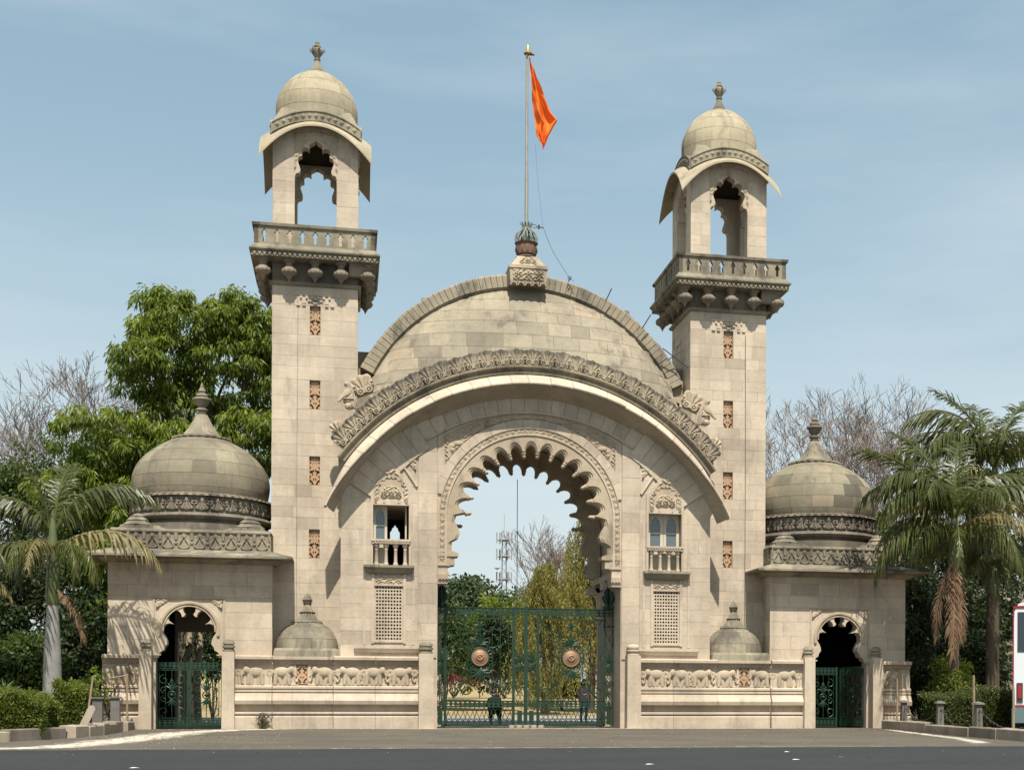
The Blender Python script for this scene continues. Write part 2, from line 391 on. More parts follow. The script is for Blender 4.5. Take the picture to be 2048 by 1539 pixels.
m = MB(); m.lathe(smooth_prof(lot, 2), n=24, rib=.06, ribn=12); m.box(-.15, .15, -.18, .62, -.05, .1); m.frustum((-.1, .1, .1, .62), (-.12, .12, 0, .62), -.4, -.05); me_brk = m.mesh('bracket', M['bracket'], 50)
kh = [(.7, 16.1), (.7, 18.82), (.66, 18.93), (.55, 18.96), (.51, 19.06), (.55, 19.2), (.6, 19.33), (.6, 19.44), (.55, 19.53), (.47, 19.55), (.455, 19.6), (.49, 19.68), (.47, 19.77), (.39, 19.84), (.29, 19.84), (.225, 19.78), (.21, 19.82), (.23, 19.9), (.2, 19.97), (.11, 20.02), (.04, 20.06), (0, 20.13)]
hole = kh + [(-x, z) for x, z in reversed(kh[:-1])]
top = [(1.425 * (1 - k / 10), 20.28 + .46 * (1 - (1 - k / 10) ** 2)) for k in range(21)]
m = MB(); m.plate([(-1.425, 16.1)] + list(reversed(hole)) + [(1.425, 16.1)] + top, [], -1.43, -1.05)
me_chw = m.mesh('arch_wall', M['stone'])
m = relief(1.44, 1.5, 40, 40, lambda x, z: 0 if (abs(x) > .72 or z > 1.38 - .2 * abs(x) or any((x, z + 19.05) == 0 for _ in ()) or (z + 19.05 < 20.1 and abs(x) < .6 * math.sqrt(max(0, 1 - ((z + 19.05 - 18.95) / 1.12) ** 2)) + .09)) else scroll_fn(.36, .4)(x, z), .06)
me_chrel = m.moved(0, -1.432, 19.05).mesh('carved_spandrel', M['carved'], 60)
def eave_pt(t, v, dz=0):
    xi, yi, zi = 1.43 * t, -1.43, 20.72 - .47 * t * t; xo, yo, zo = 1.87 * t, -1.87, 20.5 - 1.18 * abs(t) ** 2.1
    c = math.sin(v * math.pi) * .05
    return (xi + (xo - xi) * v, yi + (yo - yi) * v, zi + (zo - zi) * v + c + dz)
m = MB(); m.grid(lambda u, v: eave_pt(u * 2 - 1, v), 28, 5); m.grid(lambda u, v: eave_pt(u * 2 - 1, v, -.07), 28, 5)
m.grid(lambda u, v: eave_pt(u * 2 - 1, 1, -.07 * v), 28, 1); me_eave = m.mesh('curved_eave', M['kioskstone'], 40)
band = [(1.46 * (1 - k / 10), 20.22 + .5 * (1 - (1 - k / 10) ** 2)) for k in range(21)]
m = MB(); m.plate([(x, z) for x, z in band] + [(x, z + .38) for x, z in reversed(band)], [], -1.5, -1.2)
for k in range(-6, 7):
    x = k * .215; z = 20.22 + .5 * (1 - (x / 1.46) ** 2) + .19
    for a, b in ((.09, .03), ):
        m.add([(x - a, -1.5, z), (x, -1.5, z - .13), (x + a, -1.5, z), (x, -1.5, z + .13), (x, -1.56, z)], [(0, 1, 4), (1, 2, 4), (2, 3, 4), (3, 0, 4)])
for zz in (.02, .345):
    m.plate([(x, z + zz) for x, z in band] + [(x, z + zz + .035) for x, z in reversed(band)], [], -1.53, -1.5)
me_band = m.mesh('diamond_band', M['grey'])
fin = [(.30, 0), (.30, .04), (.24, .07), (.17, .2), (.11, .34), (.085, .45), (.11, .48), (.11, .52), (.08, .54), (.1, .6), (.17, .7), (.19, .8), (.18, .84), (.12, .87), (.09, .92), (.12, .96), (.11, 1.0), (.06, 1.04), (.075, 1.09), (.05, 1.14), (.0, 1.2)]
m = MB(); m.lathe(fin, n=20, rib=.07, ribn=10)
for k in range(6): m.tube([(.16 * math.cos(k), .16 * math.sin(k), .74), (.25 * math.cos(k), .25 * math.sin(k), .82), (.22 * math.cos(k), .22 * math.sin(k), .88)], .03, 5)
me_fin = m.mesh('finial', M['grey'], 40)
# pierced slit panel: scrollwork cut through a thin slab
def pierced(w, h, nx, nz, solid, th):
    mb = MB(); cw, ch = w / nx, h / nz; S = [[solid((i + .5) * cw - w / 2, (j + .5) * ch) for i in range(nx)] for j in range(nz)]
    for j in range(nz):
        for i in range(nx):
            if not S[j][i]: continue
            x0, x1, z0, z1 = i * cw - w / 2, (i + 1) * cw - w / 2, j * ch, (j + 1) * ch
            mb.quad((x0, 0, z0), (x1, 0, z0), (x1, 0, z1), (x0, 0, z1))
            if i > 0 and not S[j][i - 1]: mb.quad((x0, 0, z0), (x0, 0, z1), (x0, th, z1), (x0, th, z0))
            if i < nx - 1 and not S[j][i + 1]: mb.quad((x1, 0, z0), (x1, 0, z1), (x1, th, z1), (x1, th, z0))
            if j > 0 and not S[j - 1][i]: mb.quad((x0, 0, z0), (x1, 0, z0), (x1, th, z0), (x0, th, z0))
            if j < nz - 1 and not S[j + 1][i]: mb.quad((x0, 0, z1), (x1, 0, z1), (x1, th, z1), (x0, th, z1))
    return mb
def slit_solid(x, z):
    if abs(x) > .165 or z < .03 or z > .97: return True
    x = abs(x); v = math.sin(z * 20 + 1.2 * math.cos(x * 30)) * math.cos(x * 34) + .55 * math.cos(z * 41 + x * 20)
    ring = abs(math.hypot(x, (z % .5) - .25) - .1) < .028
    return v > -.08 or ring or x < .012
me_slit = pierced(.36, 1.0, 24, 64, slit_solid, .05).mesh('pierced_panel', M['pink'])

for s in (-1, 1):
    cx = 7.335 * s; hw = 1.43; side = 'left' if s < 0 else 'right'
    m = MB(); m.box(cx - hw + .03, cx + hw - .03, .16, 2.83, 0, 15.2); m.plate([(cx - hw + .03, 0), (cx + hw - .03, 0), (cx + hw - .03, 15.1), (cx - hw + .03, 15.1)], [[(cx - .18, z), (cx + .18, z), (cx + .18, z + 1), (cx - .18, z + 1)] for z in (13.44, 10.9, 8.3, 5.8)], .012, .16)
    tw = obj('tower', m, M['backing'], gh, label=side + ' tower, square shaft with a column of pink pierced slits')
    cuts = [(hw - .18, hw + .18, za, za + 1.0) for za in (13.44, 10.9, 8.3, 5.8)]
    ashlar(tw, (cx - hw, 0, 0), (1, 0, 0), (0, -1, 0), 2 * hw, 2.0, 15.08, .42, cuts, (.42, .85), th=.01)
    for (zc) in (13.44, 10.9, 8.3, 5.8):
        link('pierced_panel', me_slit, tw, (cx, .09, zc)); obj('panel_backing', MB().box(cx - .18, cx + .18, .14, .158, zc, zc + 1), M['recess'], tw)
    w0 = len(PIECES['ashlar_block'])
    ashlar(tw, (cx - hw, 2.86, 0), (0, -1, 0), (-1, 0, 0), 2.84, 5.6, 15.08, .42, [(.75, 1.35, 12.3, 14.3)] if s > 0 else [], (.5, 1.0), th=.03)
    ashlar(tw, (cx + hw, .02, 0), (0, 1, 0), (1, 0, 0), 2.84, 5.6, 15.08, .42, [], (.6, 1.1), th=.03)
    PIECES['ashlar_block'][w0:] = [(p[0] * .35,) + p[1:] for p in PIECES['ashlar_block'][w0:]]
    if s > 0:
        m = MB(); m.box(cx - hw - .03, cx - hw + .02, 1.49, 2.13, 12.28, 12.36); m.box(cx - hw - .05, cx - hw + .02, 1.45, 2.15, 14.25, 14.4)
        for yy in (1.51, 2.02): m.box(cx - hw - .03, cx - hw + .02, yy, yy + .09, 12.36, 14.25)
        fr = obj('blind_window', m, M['cream'], tw); obj('shutter', MB().box(cx - hw + .005, cx - hw + .025, 1.6, 2.02, 12.36, 14.25), M['cream'], tw)
    m = MB(); m.frustum((cx - hw - .05, cx + hw + .05, -.05, 2.91), (cx - hw - .11, cx + hw + .11, -.11, 2.97), 15.09, 15.15); m.box(cx - hw - .11, cx + hw + .11, -.11, 2.97, 15.15, 15.2)
    obj('string_course', m, M['grey'], tw)
    m = MB(); m.box(cx - hw, cx + hw, 0, 2.86, 15.2, 15.9); obj('corbel_block', m, M['dark'], tw)
    # stepped ornament over the top slit
    m = MB()
    for k in range(-3, 4):
        x = cx + k * .19
        if k % 2 == 0: m.box(x - .06, x + .06, -.05, .0, 14.5, 14.66)
        m.box(x - .04 + .095, x + .04 + .095, -.045, 0, 14.68, 14.76) if k < 3 else None
        m.box(x - .06, x + .06, -.05, 0, 14.42 if abs(k) > 1 else 14.58, 14.47 if abs(k) > 1 else 14.62)
    m.box(cx - .66, cx + .66, -.03, 0, 14.78, 14.82); obj('stepped_ornament', m, M['stone'], tw)
    cy = 1.43
    for kk in range(4):
        rz = kk * math.pi / 2
        link('chevron_band', me_zig, tw, (cx, cy, 0), (0, 0, rz))
        for j in range(-2, 3):
            if j == 2: continue
            v = Matrix.Rotation(rz, 4, 'Z') @ Vector((j * .86, -1.75, 0)); link('bracket', me_brk, tw, (cx + v.x, cy + v.y, 15.84), (0, 0, rz))
    m = MB(); m.box(cx - 2.06, cx + 2.06, cy - 2.06, cy + 2.06, 15.86, 16.03); m.frustum((cx - 2.12, cx + 2.12, cy - 2.12, cy + 2.12), (cx - 2.16, cx + 2.16, cy - 2.16, cy + 2.16), 16.03, 16.08)
    m.box(cx - 2.16, cx + 2.16, cy - 2.16, cy + 2.16, 16.08, 16.13); m.frustum((cx - 2.1, cx + 2.1, cy - 2.1, cy + 2.1), (cx - 2.02, cx + 2.02, cy - 2.02, cy + 2.02), 16.13, 16.28)
    bal = obj('balcony', m, M['grey'], gh, label='stone balcony of the %s tower with pierced parapet and lotus brackets' % side)
    for kk in range(4):
        rz = kk * math.pi / 2
        link('balcony_wall', me_parapet, bal, (cx, cy, 0), (0, 0, rz)); link('balcony_rail', me_rail, bal, (cx, cy, 0), (0, 0, rz))
    # kiosk above the balcony
    m = MB(); m.box(cx - 1.38, cx + 1.38, cy - 1.38, cy + 1.38, 20.3, 20.62); obj('kiosk_ceiling', MB().box(cx - 1.0, cx + 1.0, cy - 1.0, cy + 1.0, 20.14, 20.299), M['dark'], gh) if False else None; m.frustum((cx - 1.45, cx + 1.45, cy - 1.45, cy + 1.45), (cx - 1.15, cx + 1.15, cy - 1.15, cy + 1.15), 20.62, 21.25)
    ki = obj('kiosk', m, M['grey'], gh, label='domed open kiosk on top of the %s tower with curved eaves' % side)
    for kk in range(4):
        rz = kk * math.pi / 2; L4 = ((cx, cy, 0), (0, 0, rz))
        link('arch_wall', me_chw, ki, *L4); link('carved_spandrel', me_chrel, ki, *L4); link('curved_eave', me_eave, ki, *L4); link('diamond_band', me_band, ki, *L4)
    obj('ceiling', MB().box(cx - 1.04, cx + 1.04, cy - 1.04, cy + 1.04, 20.14, 20.299), M['room'], ki)  # ceiling coloured near black to deepen the shade in the kiosk
    for xa in (cx - 1.43, cx + .71): ashlar(ki, (xa, 0, 0), (1, 0, 0), (0, -1, 0), .72, 16.3, 20.3, .42, [], (.3, .72), th=-.002)
    ashlar(ki, (cx - 1.43, 2.86, 0), (0, -1, 0), (-1, 0, 0), .72, 16.3, 20.0, .42, [], (.3, .72), th=-.002)
    ashlar(ki, (cx - 1.43, .72, 0), (0, -1, 0), (-1, 0, 0), .72, 16.3, 20.0, .42, [], (.3, .72), th=-.002)
    dp = smooth_prof([(1.37, 21.0), (1.39, 21.35), (1.39, 21.75), (1.27, 22.15), (1.02, 22.52), (.66, 22.83), (.26, 23.02)], 3)
    dm = obj('kiosk_dome', MB().lathe(dp, cx, cy, 40), M['kioskstone'], ki, 50); dome_stones(ki, cx, cy, dp, 5, 13, M['kioskstone'])
    link('finial', me_fin, ki, (cx, cy, 23.0))

# ================================================================ lodges
def lodge_hole(c):
    h = arcpts(0, 3.95, .2, 0, 142, 9) + [(.165, 3.72)] + arcpts(.46, 3.70, .225, -92, 150, 12) + [(.5, 3.46)] + arcpts(.62, 3.25, .235, -22, 112, 9) + [(.765, 3.05), (.71, 2.92), (.70, 2.8), (.78, 2.7), (.80, 2.6), (.92, 2.53), (.97, 2.45), (1.05, 2.40), (1.05, 0)]
    return [(c + x, z) for x, z in h] + [(c - x, z) for x, z in reversed(h[1:])]
motif = [(0, .55), (.045, .5), (.05, .45), (.035, .4), (.05, .36), (.10, .30), (.15, .2), (.16, .13), (.10, .08), (0, .06)]
def motif_fn(x, z):
    x = abs(x); h = 0
    # bell-shaped figure with raised rim
    for (ax, az), (bx, bz) in zip(motif, motif[1:]):
        h = max(h, 1 - sm(.0, .022, cap2(x, z, ax, az, bx, bz, .012)))
    core = 1 - sm(0, .02, cap2(x, z, 0, .13, 0, .3, .07, .02)); core2 = 1 - sm(0, .02, cap2(x, z, 0, .46, 0, .49, .03))
    edge = 1 - sm(0, .02, cap2(x, z, .25, .36, .25, .55, .028, .05)); e2 = 1 - sm(0, .02, math.hypot(x - .25, z - .24) - .04)
    fr = 1 if (z > .585 or z < .025) else 0
    return max(h, core * .9, core2, edge * .9, e2 * .8, fr)
me_motif = relief(.5, .62, 34, 42, motif_fn, .05, -1).mesh('parapet_motif', M['grey'], 50)
def palm_fn(x, z):     # acanthus palmette .56 wide, .68 high
    ax = abs(x); r = math.hypot(ax, z - .1); a = math.atan2(ax, z - .1)
    out = .56 + .02 * math.cos(a * 16) - .10 * (a / 1.5) ** 2
    leaf = (1 - sm(out - .05, out, r)) * (.42 + .58 * abs(math.cos(a * 8))) * (1 if a < 1.25 else 0)
    rib = 1 - sm(.0, .02, cap2(ax, z, 0, .08, 0, .55, .018))
    sp = max(1 - sm(0, .02, abs(math.hypot(ax - .12, z - .14) - .085) - .02), 1 - sm(0, .02, math.hypot(ax - .12, z - .14) - .03))
    sp2 = 1 - sm(0, .02, abs(math.hypot(ax - .24, z - .30) - .06) - .016)
    return max(leaf * .8, rib, sp, sp2, .16 if z < .05 else 0)
def palmette(name, mat, depth=.13):
    mb = relief(.58, .7, 30, 36, palm_fn, depth, .01); ol = [(-.285, 0), (.285, 0), (.285, .5), (.2, .58), (.1, .64), (0, .67), (-.1, .64), (-.2, .58), (-.285, .5)]
    mb.plate(ol, [], 0.002, .12); return mb.mesh(name, mat, 60)
me_palm = palmette('palmette', M['cresting'])
me_fan = palmette('fan_ornament', M['carved'], .16)
me_palmd = palmette('band_leaf', M['dark'], .08)
kp = [(.46, 0), (.5, .03), (.4, .1), (.33, .17), (.36, .19), (.26, .27), (.19, .31), (.22, .33), (.12, .41), (0, .45)]
m = MB(); m.lathe(kp, n=32, rib=.08, ribn=8); m.box(-.5, .5, -.5, .5, -.12, 0); me_corner = m.mesh('corner_turret', M['grey'], 30)
for s in (-1, 1):
    side = 'left' if s < 0 else 'right'; cx = 11.28 * s; dc = 11.33 * s; x0, x1 = cx - 2.6, cx + 2.6; yf = -.87
    lh = lodge_hole(dc); nh = (len(lh) + 1) // 2; m = MB()
    m.plate([(x0 + .01, 0)] + lh[nh:] + lh[:nh] + [(x1 - .01, 0), (x1 - .01, 5.64), (x0 + .01, 5.64)], [], yf + .02, yf + .5)
    for xa, xb in ((x0 + .01, x0 + .45), (x1 - .45, x1 - .01)): m.box(xa, xb, yf + .5, 4.3, 0, 5.64)
    m.box(x0 + .45, x1 - .45, yf + .5, 4.3, 5.2, 5.64)
    if s > 0: m.box(x0 + .45, x1 - .45, 3.9, 4.3, 0, 5.2)
    else: m.box(x0 + .45, dc - .9, 3.9, 4.3, 0, 5.2); m.box(dc + .95, x1 - .45, 3.9, 4.3, 0, 5.2); m.box(dc - .9, dc + .95, 3.9, 4.3, 3.4, 5.2)
    lo = obj('lodge', m, M['stone'], gh, label='square %s lodge with a five-lobed side doorway' % side)
    obj('shade_lining', MB().box(x0 + .452, x1 - .452, yf + .52, 3.89, 5.15, 5.198).box(x0 + .452, x0 + .47, yf + .51, 3.89, 0, 5.15).box(x1 - .47, x1 - .452, yf + .51, 3.89, 0, 5.15).box(x0 + .47, dc - 1.1, yf + .501, yf + .52, 0, 5.15).box(dc + 1.1, x1 - .47, yf + .501, yf + .52, 0, 5.15).box(x0 + .47, dc - 1.0, 3.87, 3.89, 0, 5.15).box(dc + 1.0, x1 - .47, 3.87, 3.89, 0, 5.15).box(x0 + .47, x1 - .47, yf + .6, 3.86, .0, .01), M['room'], lo)  # added black sheets paint the doorway's inner darkness onto walls, ceiling and floor
    if s > 0: obj('rear_shade_lining', MB().box(dc - 1.0, dc + 1.0, 3.87, 3.89, 0, 5.15), M['room'], lo)  # added black sheet closes the right doorway view with painted shade
    ashlar(lo, (x0, yf, 0), (1, 0, 0), (0, -1, 0), 5.2, 2.42, 5.62, .46, [(dc - 1.12 - x0, dc + 1.12 - x0, 2.3, 4.36)], (.5, 1.15), th=.02)
    w0 = len(PIECES['ashlar_block'])
    ashlar(lo, (x0, 4.3, 0), (0, -1, 0), (-1, 0, 0), 5.16, 2.0, 5.62, .46, [], (.6, 1.2), th=.0); ashlar(lo, (x1, -.86, 0), (0, 1, 0), (1, 0, 0), 5.16, 2.0, 5.62, .46, [], (.6, 1.2), th=.0)
    PIECES['ashlar_block'][w0:] = [(p[0] * .3,) + p[1:] for p in PIECES['ashlar_block'][w0:]]
    m = MB(); m.arc([(.98, yf + .02), (.98, yf - .03), (.93, yf - .045), (.88, yf - .03), (.88, yf + .02)], 3.24, -100, 100, 40, dc)
    m.arc([(.84, yf + .02), (.84, yf - .01), (.8, yf - .01), (.8, yf + .02)], 3.24, -92, 92, 40, dc)
    for a, b in ((dc - 1.14, dc - 1.08), (dc + 1.08, dc + 1.14)): m.box(a, b, yf - .03, yf + .02, 2.42, 4.36)
    m.box(dc - 1.14, dc + 1.14, yf - .05, yf + .02, 4.3, 4.36)
    for q in (-1, 1): m.box(dc + q * .88, dc + q * 1.2, yf - .1, yf + .02, 2.42, 2.47); m.box(dc + q * .94, dc + q * 1.17, yf - .07, yf + .02, 2.36, 2.42)
    obj('archivolt', m, M['carved'], lo, 40)
    for q in (-1, 1):
        m = relief(.5, .36, 24, 18, lambda x, z: scroll_fn(.2, .2)(x, z) if (q * x + z * 1.3 > .28) else 0, .05); m.moved(dc + q * .8, yf - .0, 3.93); obj('carved_spandrel', m, M['carved'], lo, 60)
    # eave slab
    m = MB(); ex0, ex1 = (8.0, 14.56) if s > 0 else (-14.56, -8.0); pi, po = 8.74, 13.8; q0, q1 = (pi, po) if s > 0 else (-po, -pi)
    m.frustum((ex0, ex1, -1.68, 5.1), (q0, q1, -.9, 4.3), 5.68, 5.92); m.box(ex0, ex1, -1.68, 5.1, 5.61, 5.68)
    m.frustum((x0 - .12, x1 + .12, yf - .12, 4.4), (x0 - .3, x1 + .3, yf - .3, 4.5), 5.46, 5.6)
    ev = obj('eave', m, M['grey'], lo)
    m = MB(); m.box(q0, q1, -.76, 4.15, 5.9, 6.52); m.frustum((q0 - .04, q1 + .04, -.82, 4.2), (q0, q1, -.78, 4.15), 6.52, 6.6); m.frustum((q0 + .15, q1 - .15, -.55, 4.0), (q0 + .3, q1 - .3, -.4, 3.9), 6.6, 6.74)
    pa = obj('parapet', m, M['grey'], lo)
    nm = 10
    for k in range(nm):
        link('parapet_motif', me_motif, lo, (q0 + .03 + (q1 - q0 - .06) * (k + .5) / nm, -.762, 5.9), scale=((q1 - q0 - .06) / nm / .5, 1, 1))
        xs = q0 if s > 0 else q0
        link('parapet_motif', me_motif, lo, (q0 - .002, -.7 + 4.8 * (k + .5) / nm, 5.9), (0, 0, -math.pi / 2), ((4.8 / nm) / .5, 1, 1))
    for xx in (q0 + .75, q1 - .75): link('corner_turret', me_corner, lo, (xx, -.12, 6.72))
    dx, dy = 11.2 * s, 1.6
    m = MB(); m.lathe([(2.32, 6.5), (2.32, 6.84), (2.2, 6.86), (2.2, 6.95), (2.36, 7.0), (2.42, 7.08), (2.38, 7.16), (2.26, 7.2), (2.26, 7.72), (2.4, 7.74), (2.42, 7.8), (2.2, 7.86)], dx, dy, 64)
    dr = obj('drum', m, M['dark'], lo, 40)
    m = MB()
    nS = 60
    for k in range(nS):
        a = 2 * math.pi * k / nS; m.lathe([(.13, 0), (.125, .05), (.09, .09), (0, .1)], dx + 2.3 * math.cos(a), dy + 2.3 * math.sin(a), 8, a0=math.degrees(a) - 90, a1=math.degrees(a) + 90) if False else None
        c0, c1 = a, 2 * math.pi * (k + 1) / nS; mid = (c0 + c1) / 2
        m.add([(dx + 2.4 * math.cos(c0), dy + 2.4 * math.sin(c0), 7.76), (dx + 2.5 * math.cos(mid), dy + 2.5 * math.sin(mid), 7.73), (dx + 2.4 * math.cos(c1), dy + 2.4 * math.sin(c1), 7.76), (dx + 2.28 * math.cos(mid), dy + 2.28 * math.sin(mid), 7.86)], [(0, 1, 3), (1, 2, 3), (0, 2, 1)])
    obj('scalloped_lip', m, M['grey'], lo)
    nb = 30
    for k in range(nb):
        a = 2 * math.pi * k / nb
        if math.sin(a) > .35: continue
        link('band_leaf', me_palmd, lo, (dx + 2.28 * math.cos(a), dy + 2.28 * math.sin(a), 7.72), (math.pi, 0, a + math.pi / 2), (.8, -1, .74))
    dp = smooth_prof([(2.17, 7.8), (2.25, 8.02), (2.29, 8.38), (2.23, 8.76), (2.03, 9.13), (1.66, 9.5), (1.24, 9.78), (.87, 9.95)], 3)
    do = obj('lodge_dome', MB().lathe(dp, dx, dy, 64), M['domestone'], lo, 60); dome_stones(lo, dx, dy, dp, 6, 18, M['domestone'])
    fp = [(.86, 9.94), (.97, 9.96), (.97, 10.02), (.74, 10.04), (.6, 10.14), (.46, 10.32), (.33, 10.54), (.235, 10.74), (.19, 10.84), (.15, 10.86)]
    m = MB(); m.lathe(fp, dx, dy, 48, rib=.035, ribn=24); m2 = MB(); m2.lathe([(.15, 10.85), (.18, 10.9), (.14, 10.93), (.13, 10.97), (.2, 11.0), (.2, 11.05), (.13, 11.08), (.12, 11.12), (.2, 11.19), (.25, 11.32), (.31, 11.37), (.29, 11.42), (.17, 11.46), (.2, 11.5), (.18, 11.57), (.09, 11.62), (.13, 11.66), (.1, 11.73), (.05, 11.8), (.06, 11.84), (0, 12.0)], dx, dy, 24, rib=.05, ribn=8); obj('vase_finial', m2, M['dark'], lo, 40)
    obj('finial', m, M['grey'], lo, 40)

# ================================================================ central bay
def scallop(off=0.0, jamb=True):
    CZ = 7.6; tips = [(7.3, 1.87), (22, 1.9), (36.6, 1.94), (51.2, 2.0), (65.9, 2.05), (80.5, 2.1), (95.3, 2.16)]
    tips = [(-7.3, 1.87)] + tips; pts = []
    for i in range(len(tips) - 1):
        (a0, r0), (a1, r1) = tips[i], tips[i + 1]
        p, q = Vector(((r0 + off) * math.sin(R(a0)), CZ + (r0 + off) * math.cos(R(a0)))), Vector(((r1 + off) * math.sin(R(a1)), CZ + (r1 + off) * math.cos(R(a1))))
        c = (p + q) / 2; am = R((a0 + a1) / 2); n = Vector((math.sin(am), math.cos(am))); t = (q - p).normalized(); hwid = (q - p).length / 2
        for k in range(11):
            ph = -1.0 + 2.0 * k / 10; th_ = ph * 1.6
            u = math.sin(th_) * hwid * .86; hgt = (math.cos(th_) - math.cos(1.6)) / (1 - math.cos(1.6)) * .37
            pts.append(tuple(c + t * u + n * hgt))
    pts = [p for p in pts if p[0] > -1e-6] 
    low = [(2.55, 7.36), (2.62, 7.12), (2.5, 6.88), (2.44, 6.7), (2.5, 6.54), (2.68, 6.44), (2.72, 6.38), (2.72, 6.1), (2.56, 6.05), (2.56, 5.94), (2.66, 5.86), (2.68, 5.6), (2.95, 5.5), (2.95, 5.18), (3.05, 5.0)]
    pts += [(x + off * .8, z - off * .2) for x, z in low]
    pts.append((pts[-1][0], 4.94)); return pts
def scallop_plate(y0, y1, off, outer_r=2.66, xo=3.15, mat='carved'):
    r = scallop(off); poly = [(-x, z) for x, z in reversed(r)] + r[(1 if abs(r[0][0]) < 1e-4 else 0):]
    outer = [(xo, 4.94), (xo, 7.25)] + arcpts(0, 7.25, xo, 90, -90, 36)[1:] + [(-xo, 4.94)]
    m = MB(); m.plate(poly + outer, [], y0, y1); return m
def core_outer():
    pts = [(-6.45, 0)]; pts_top = [(8.0 * math.sin(R(a)), 4.45 + 8.0 * math.cos(R(a))) for a in np.linspace(-53.7, 53.7, 41)]
    return pts_top
op = [(3.2, 0), (3.2, 7.25)] + arcpts(0, 7.25, 3.2, 90, -90, 30)[1:-1] + [(-3.2, 7.25), (-3.2, 0)]
outer = [(-6.45, 0)] + core_outer() + [(6.45, 0)]
wins = [[(a, 5.5), (b, 5.5), (b, 7.6), (a, 7.6)] for a, b in ((-5.38, -4.18), (4.18, 5.38))] + [[(a, 3.02), (b, 3.02), (b, 4.83), (a, 4.83)] for a, b in ((-5.3, -4.39), (4.39, 5.3))]
m = MB(); m.plate(outer + op, wins, -.84, 3.4)
cb = obj('central_bay', m, M['stone'], gh, label='central bay around the tall cusped gate arch')
cb2 = cb
# face blocks left and right of the arch
for s in (-1, 1):
    inr = lambda a, b, z0, z1, s=s: True
    X0 = -6.45 if s < 0 else 3.88
    cuts = [((4.12, 5.44, 5.2, 8.25)), (4.3, 5.4, 2.85, 5.2)]
    cc = [((-q[1] - X0) if s < 0 else (q[0] - X0), (-q[0] - X0) if s < 0 else (q[1] - X0), q[2], q[3]) for q in cuts]
    ashlar(cb, (X0, -.86, 0), (1, 0, 0), (0, -1, 0), 2.57, 2.42, 10.4, .5, cc, (.55, 1.2), th=.02, keep=lambda a, b, z0, z1: math.hypot(X0 + (a + b) / 2, (z0 + z1) / 2 - 4.45) < 6.75)
    X1 = -3.86 if s < 0 else 3.23
    ashlar(cb, (X1, -.89, 0), (1, 0, 0), (0, -1, 0), .63, 2.42, 10.1, .62, [], (.63, .64), th=.06, keep=lambda a, b, z0, z1: math.hypot(3.6, (z0 + z1) / 2 - 4.45) < 6.55)
    ashlar(cb, (X1, -.85, 0), (1, 0, 0), (0, -1, 0), .63, 0, 2.42, .6, [], (.63, .64), th=.01)
    w0 = len(PIECES['ashlar_block'])
    xs = 6.45 * s
    ashlar(cb, (xs, 3.3 if s < 0 else -.83, 0), (0, -1 if s < 0 else 1, 0), (s, 0, 0), .8 if s > 0 else 4.1, 2.4, 9.0, .5, [], (.5, 1.0), th=0)
    PIECES['ashlar_block'][w0:] = [(p[0] * .2,) + p[1:] for p in PIECES['ashlar_block'][w0:]]
# archivolt plate, ring, carved bands
pa = [(3.21, 4.95)] + [(5.75 * 0 + 6.5 * math.sin(R(a)), 4.45 + 6.5 * math.cos(R(a))) for a in np.linspace(29.6, -29.6, 25)] + [(-3.21, 4.95)]
ha = [(-2.44, 4.95), (-2.44, 7.6)] + arcpts(0, 7.6, 2.44, -90, 90, 40)[1:] + [(2.44, 4.95)]
m = MB(); m.plate(pa + [(-3.12, 4.95), (-3.12, 7.25)] + arcpts(0, 7.25, 3.12, -90, 90, 40)[1:] + [(3.12, 4.95)], [], -.868, -.5)
obj('arch_wall', m, M['stone'], cb)
n = 15
for k in range(n):
    a0, a1 = -76 + 152 * k / n + .08, -76 + 152 * (k + 1) / n - .08; m = MB(); m.tone = rt(); vs_ = []
    for i in range(7):
        a = R(a0 + (a1 - a0) * i / 6); ro = min(3.45, 3.205 / max(.01, abs(math.sin(a)))); ro = max(ro, 3.19)
        for r, y in ((ro, -.86), (ro, -.925), (3.17, -.93), (3.14, -.86)): vs_.append((r * math.sin(a), y, 7.25 + r * math.cos(a)))
    m.add(vs_, [(i * 4 + q, i * 4 + (q + 1) % 4, i * 4 + 4 + (q + 1) % 4, i * 4 + 4 + q) for i in range(6) for q in range(4)] + [(0, 1, 2, 3), (24, 25, 26, 27)]); obj('voussoir', m, M['stone'], cb)
for s in (-1, 1):
    m = MB(); m.tone = rt(); m.box(s * 2.86, s * 3.205, -.90, -.3, 4.97, 5.58); obj('jamb_block', m, M['stone'], cb)
def polar_relief(cz, r0, r1, a0, a1, na, nr, y, depth, fn):
    return MB().grid(lambda u, v: ((r0 + (r1 - r0) * v) * math.sin(R(a0 + (a1 - a0) * u)), y - depth * fn(R(a0 + (a1 - a0) * u) * r1, (r1 - r0) * v), cz + (r0 + (r1 - r0) * v) * math.cos(R(a0 + (a1 - a0) * u))), na, nr)
m = polar_relief(7.25, 2.96, 3.15, -90, 90, 440, 8, -.885, .04, lambda x, z: scroll_fn(.22, .19)(x, z))
for s in (-1, 1): m.grid(lambda u, v: (s * (2.96 + .19 * u), -.885 - .04 * scroll_fn(.22, .19)(v * 1.65, .19 * u), 5.6 + 1.65 * v), 8, 80)
obj('carved_band', m, M['carved'], cb, 60)
m = MB(); m.arc([(2.97, -.86), (2.965, -.935), (2.91, -.935), (2.89, -.86)], 7.25, -90, 90, 60); m.arc([(3.17, -.86), (3.165, -.94), (3.145, -.94), (3.14, -.86)], 7.25, -90, 90, 60)
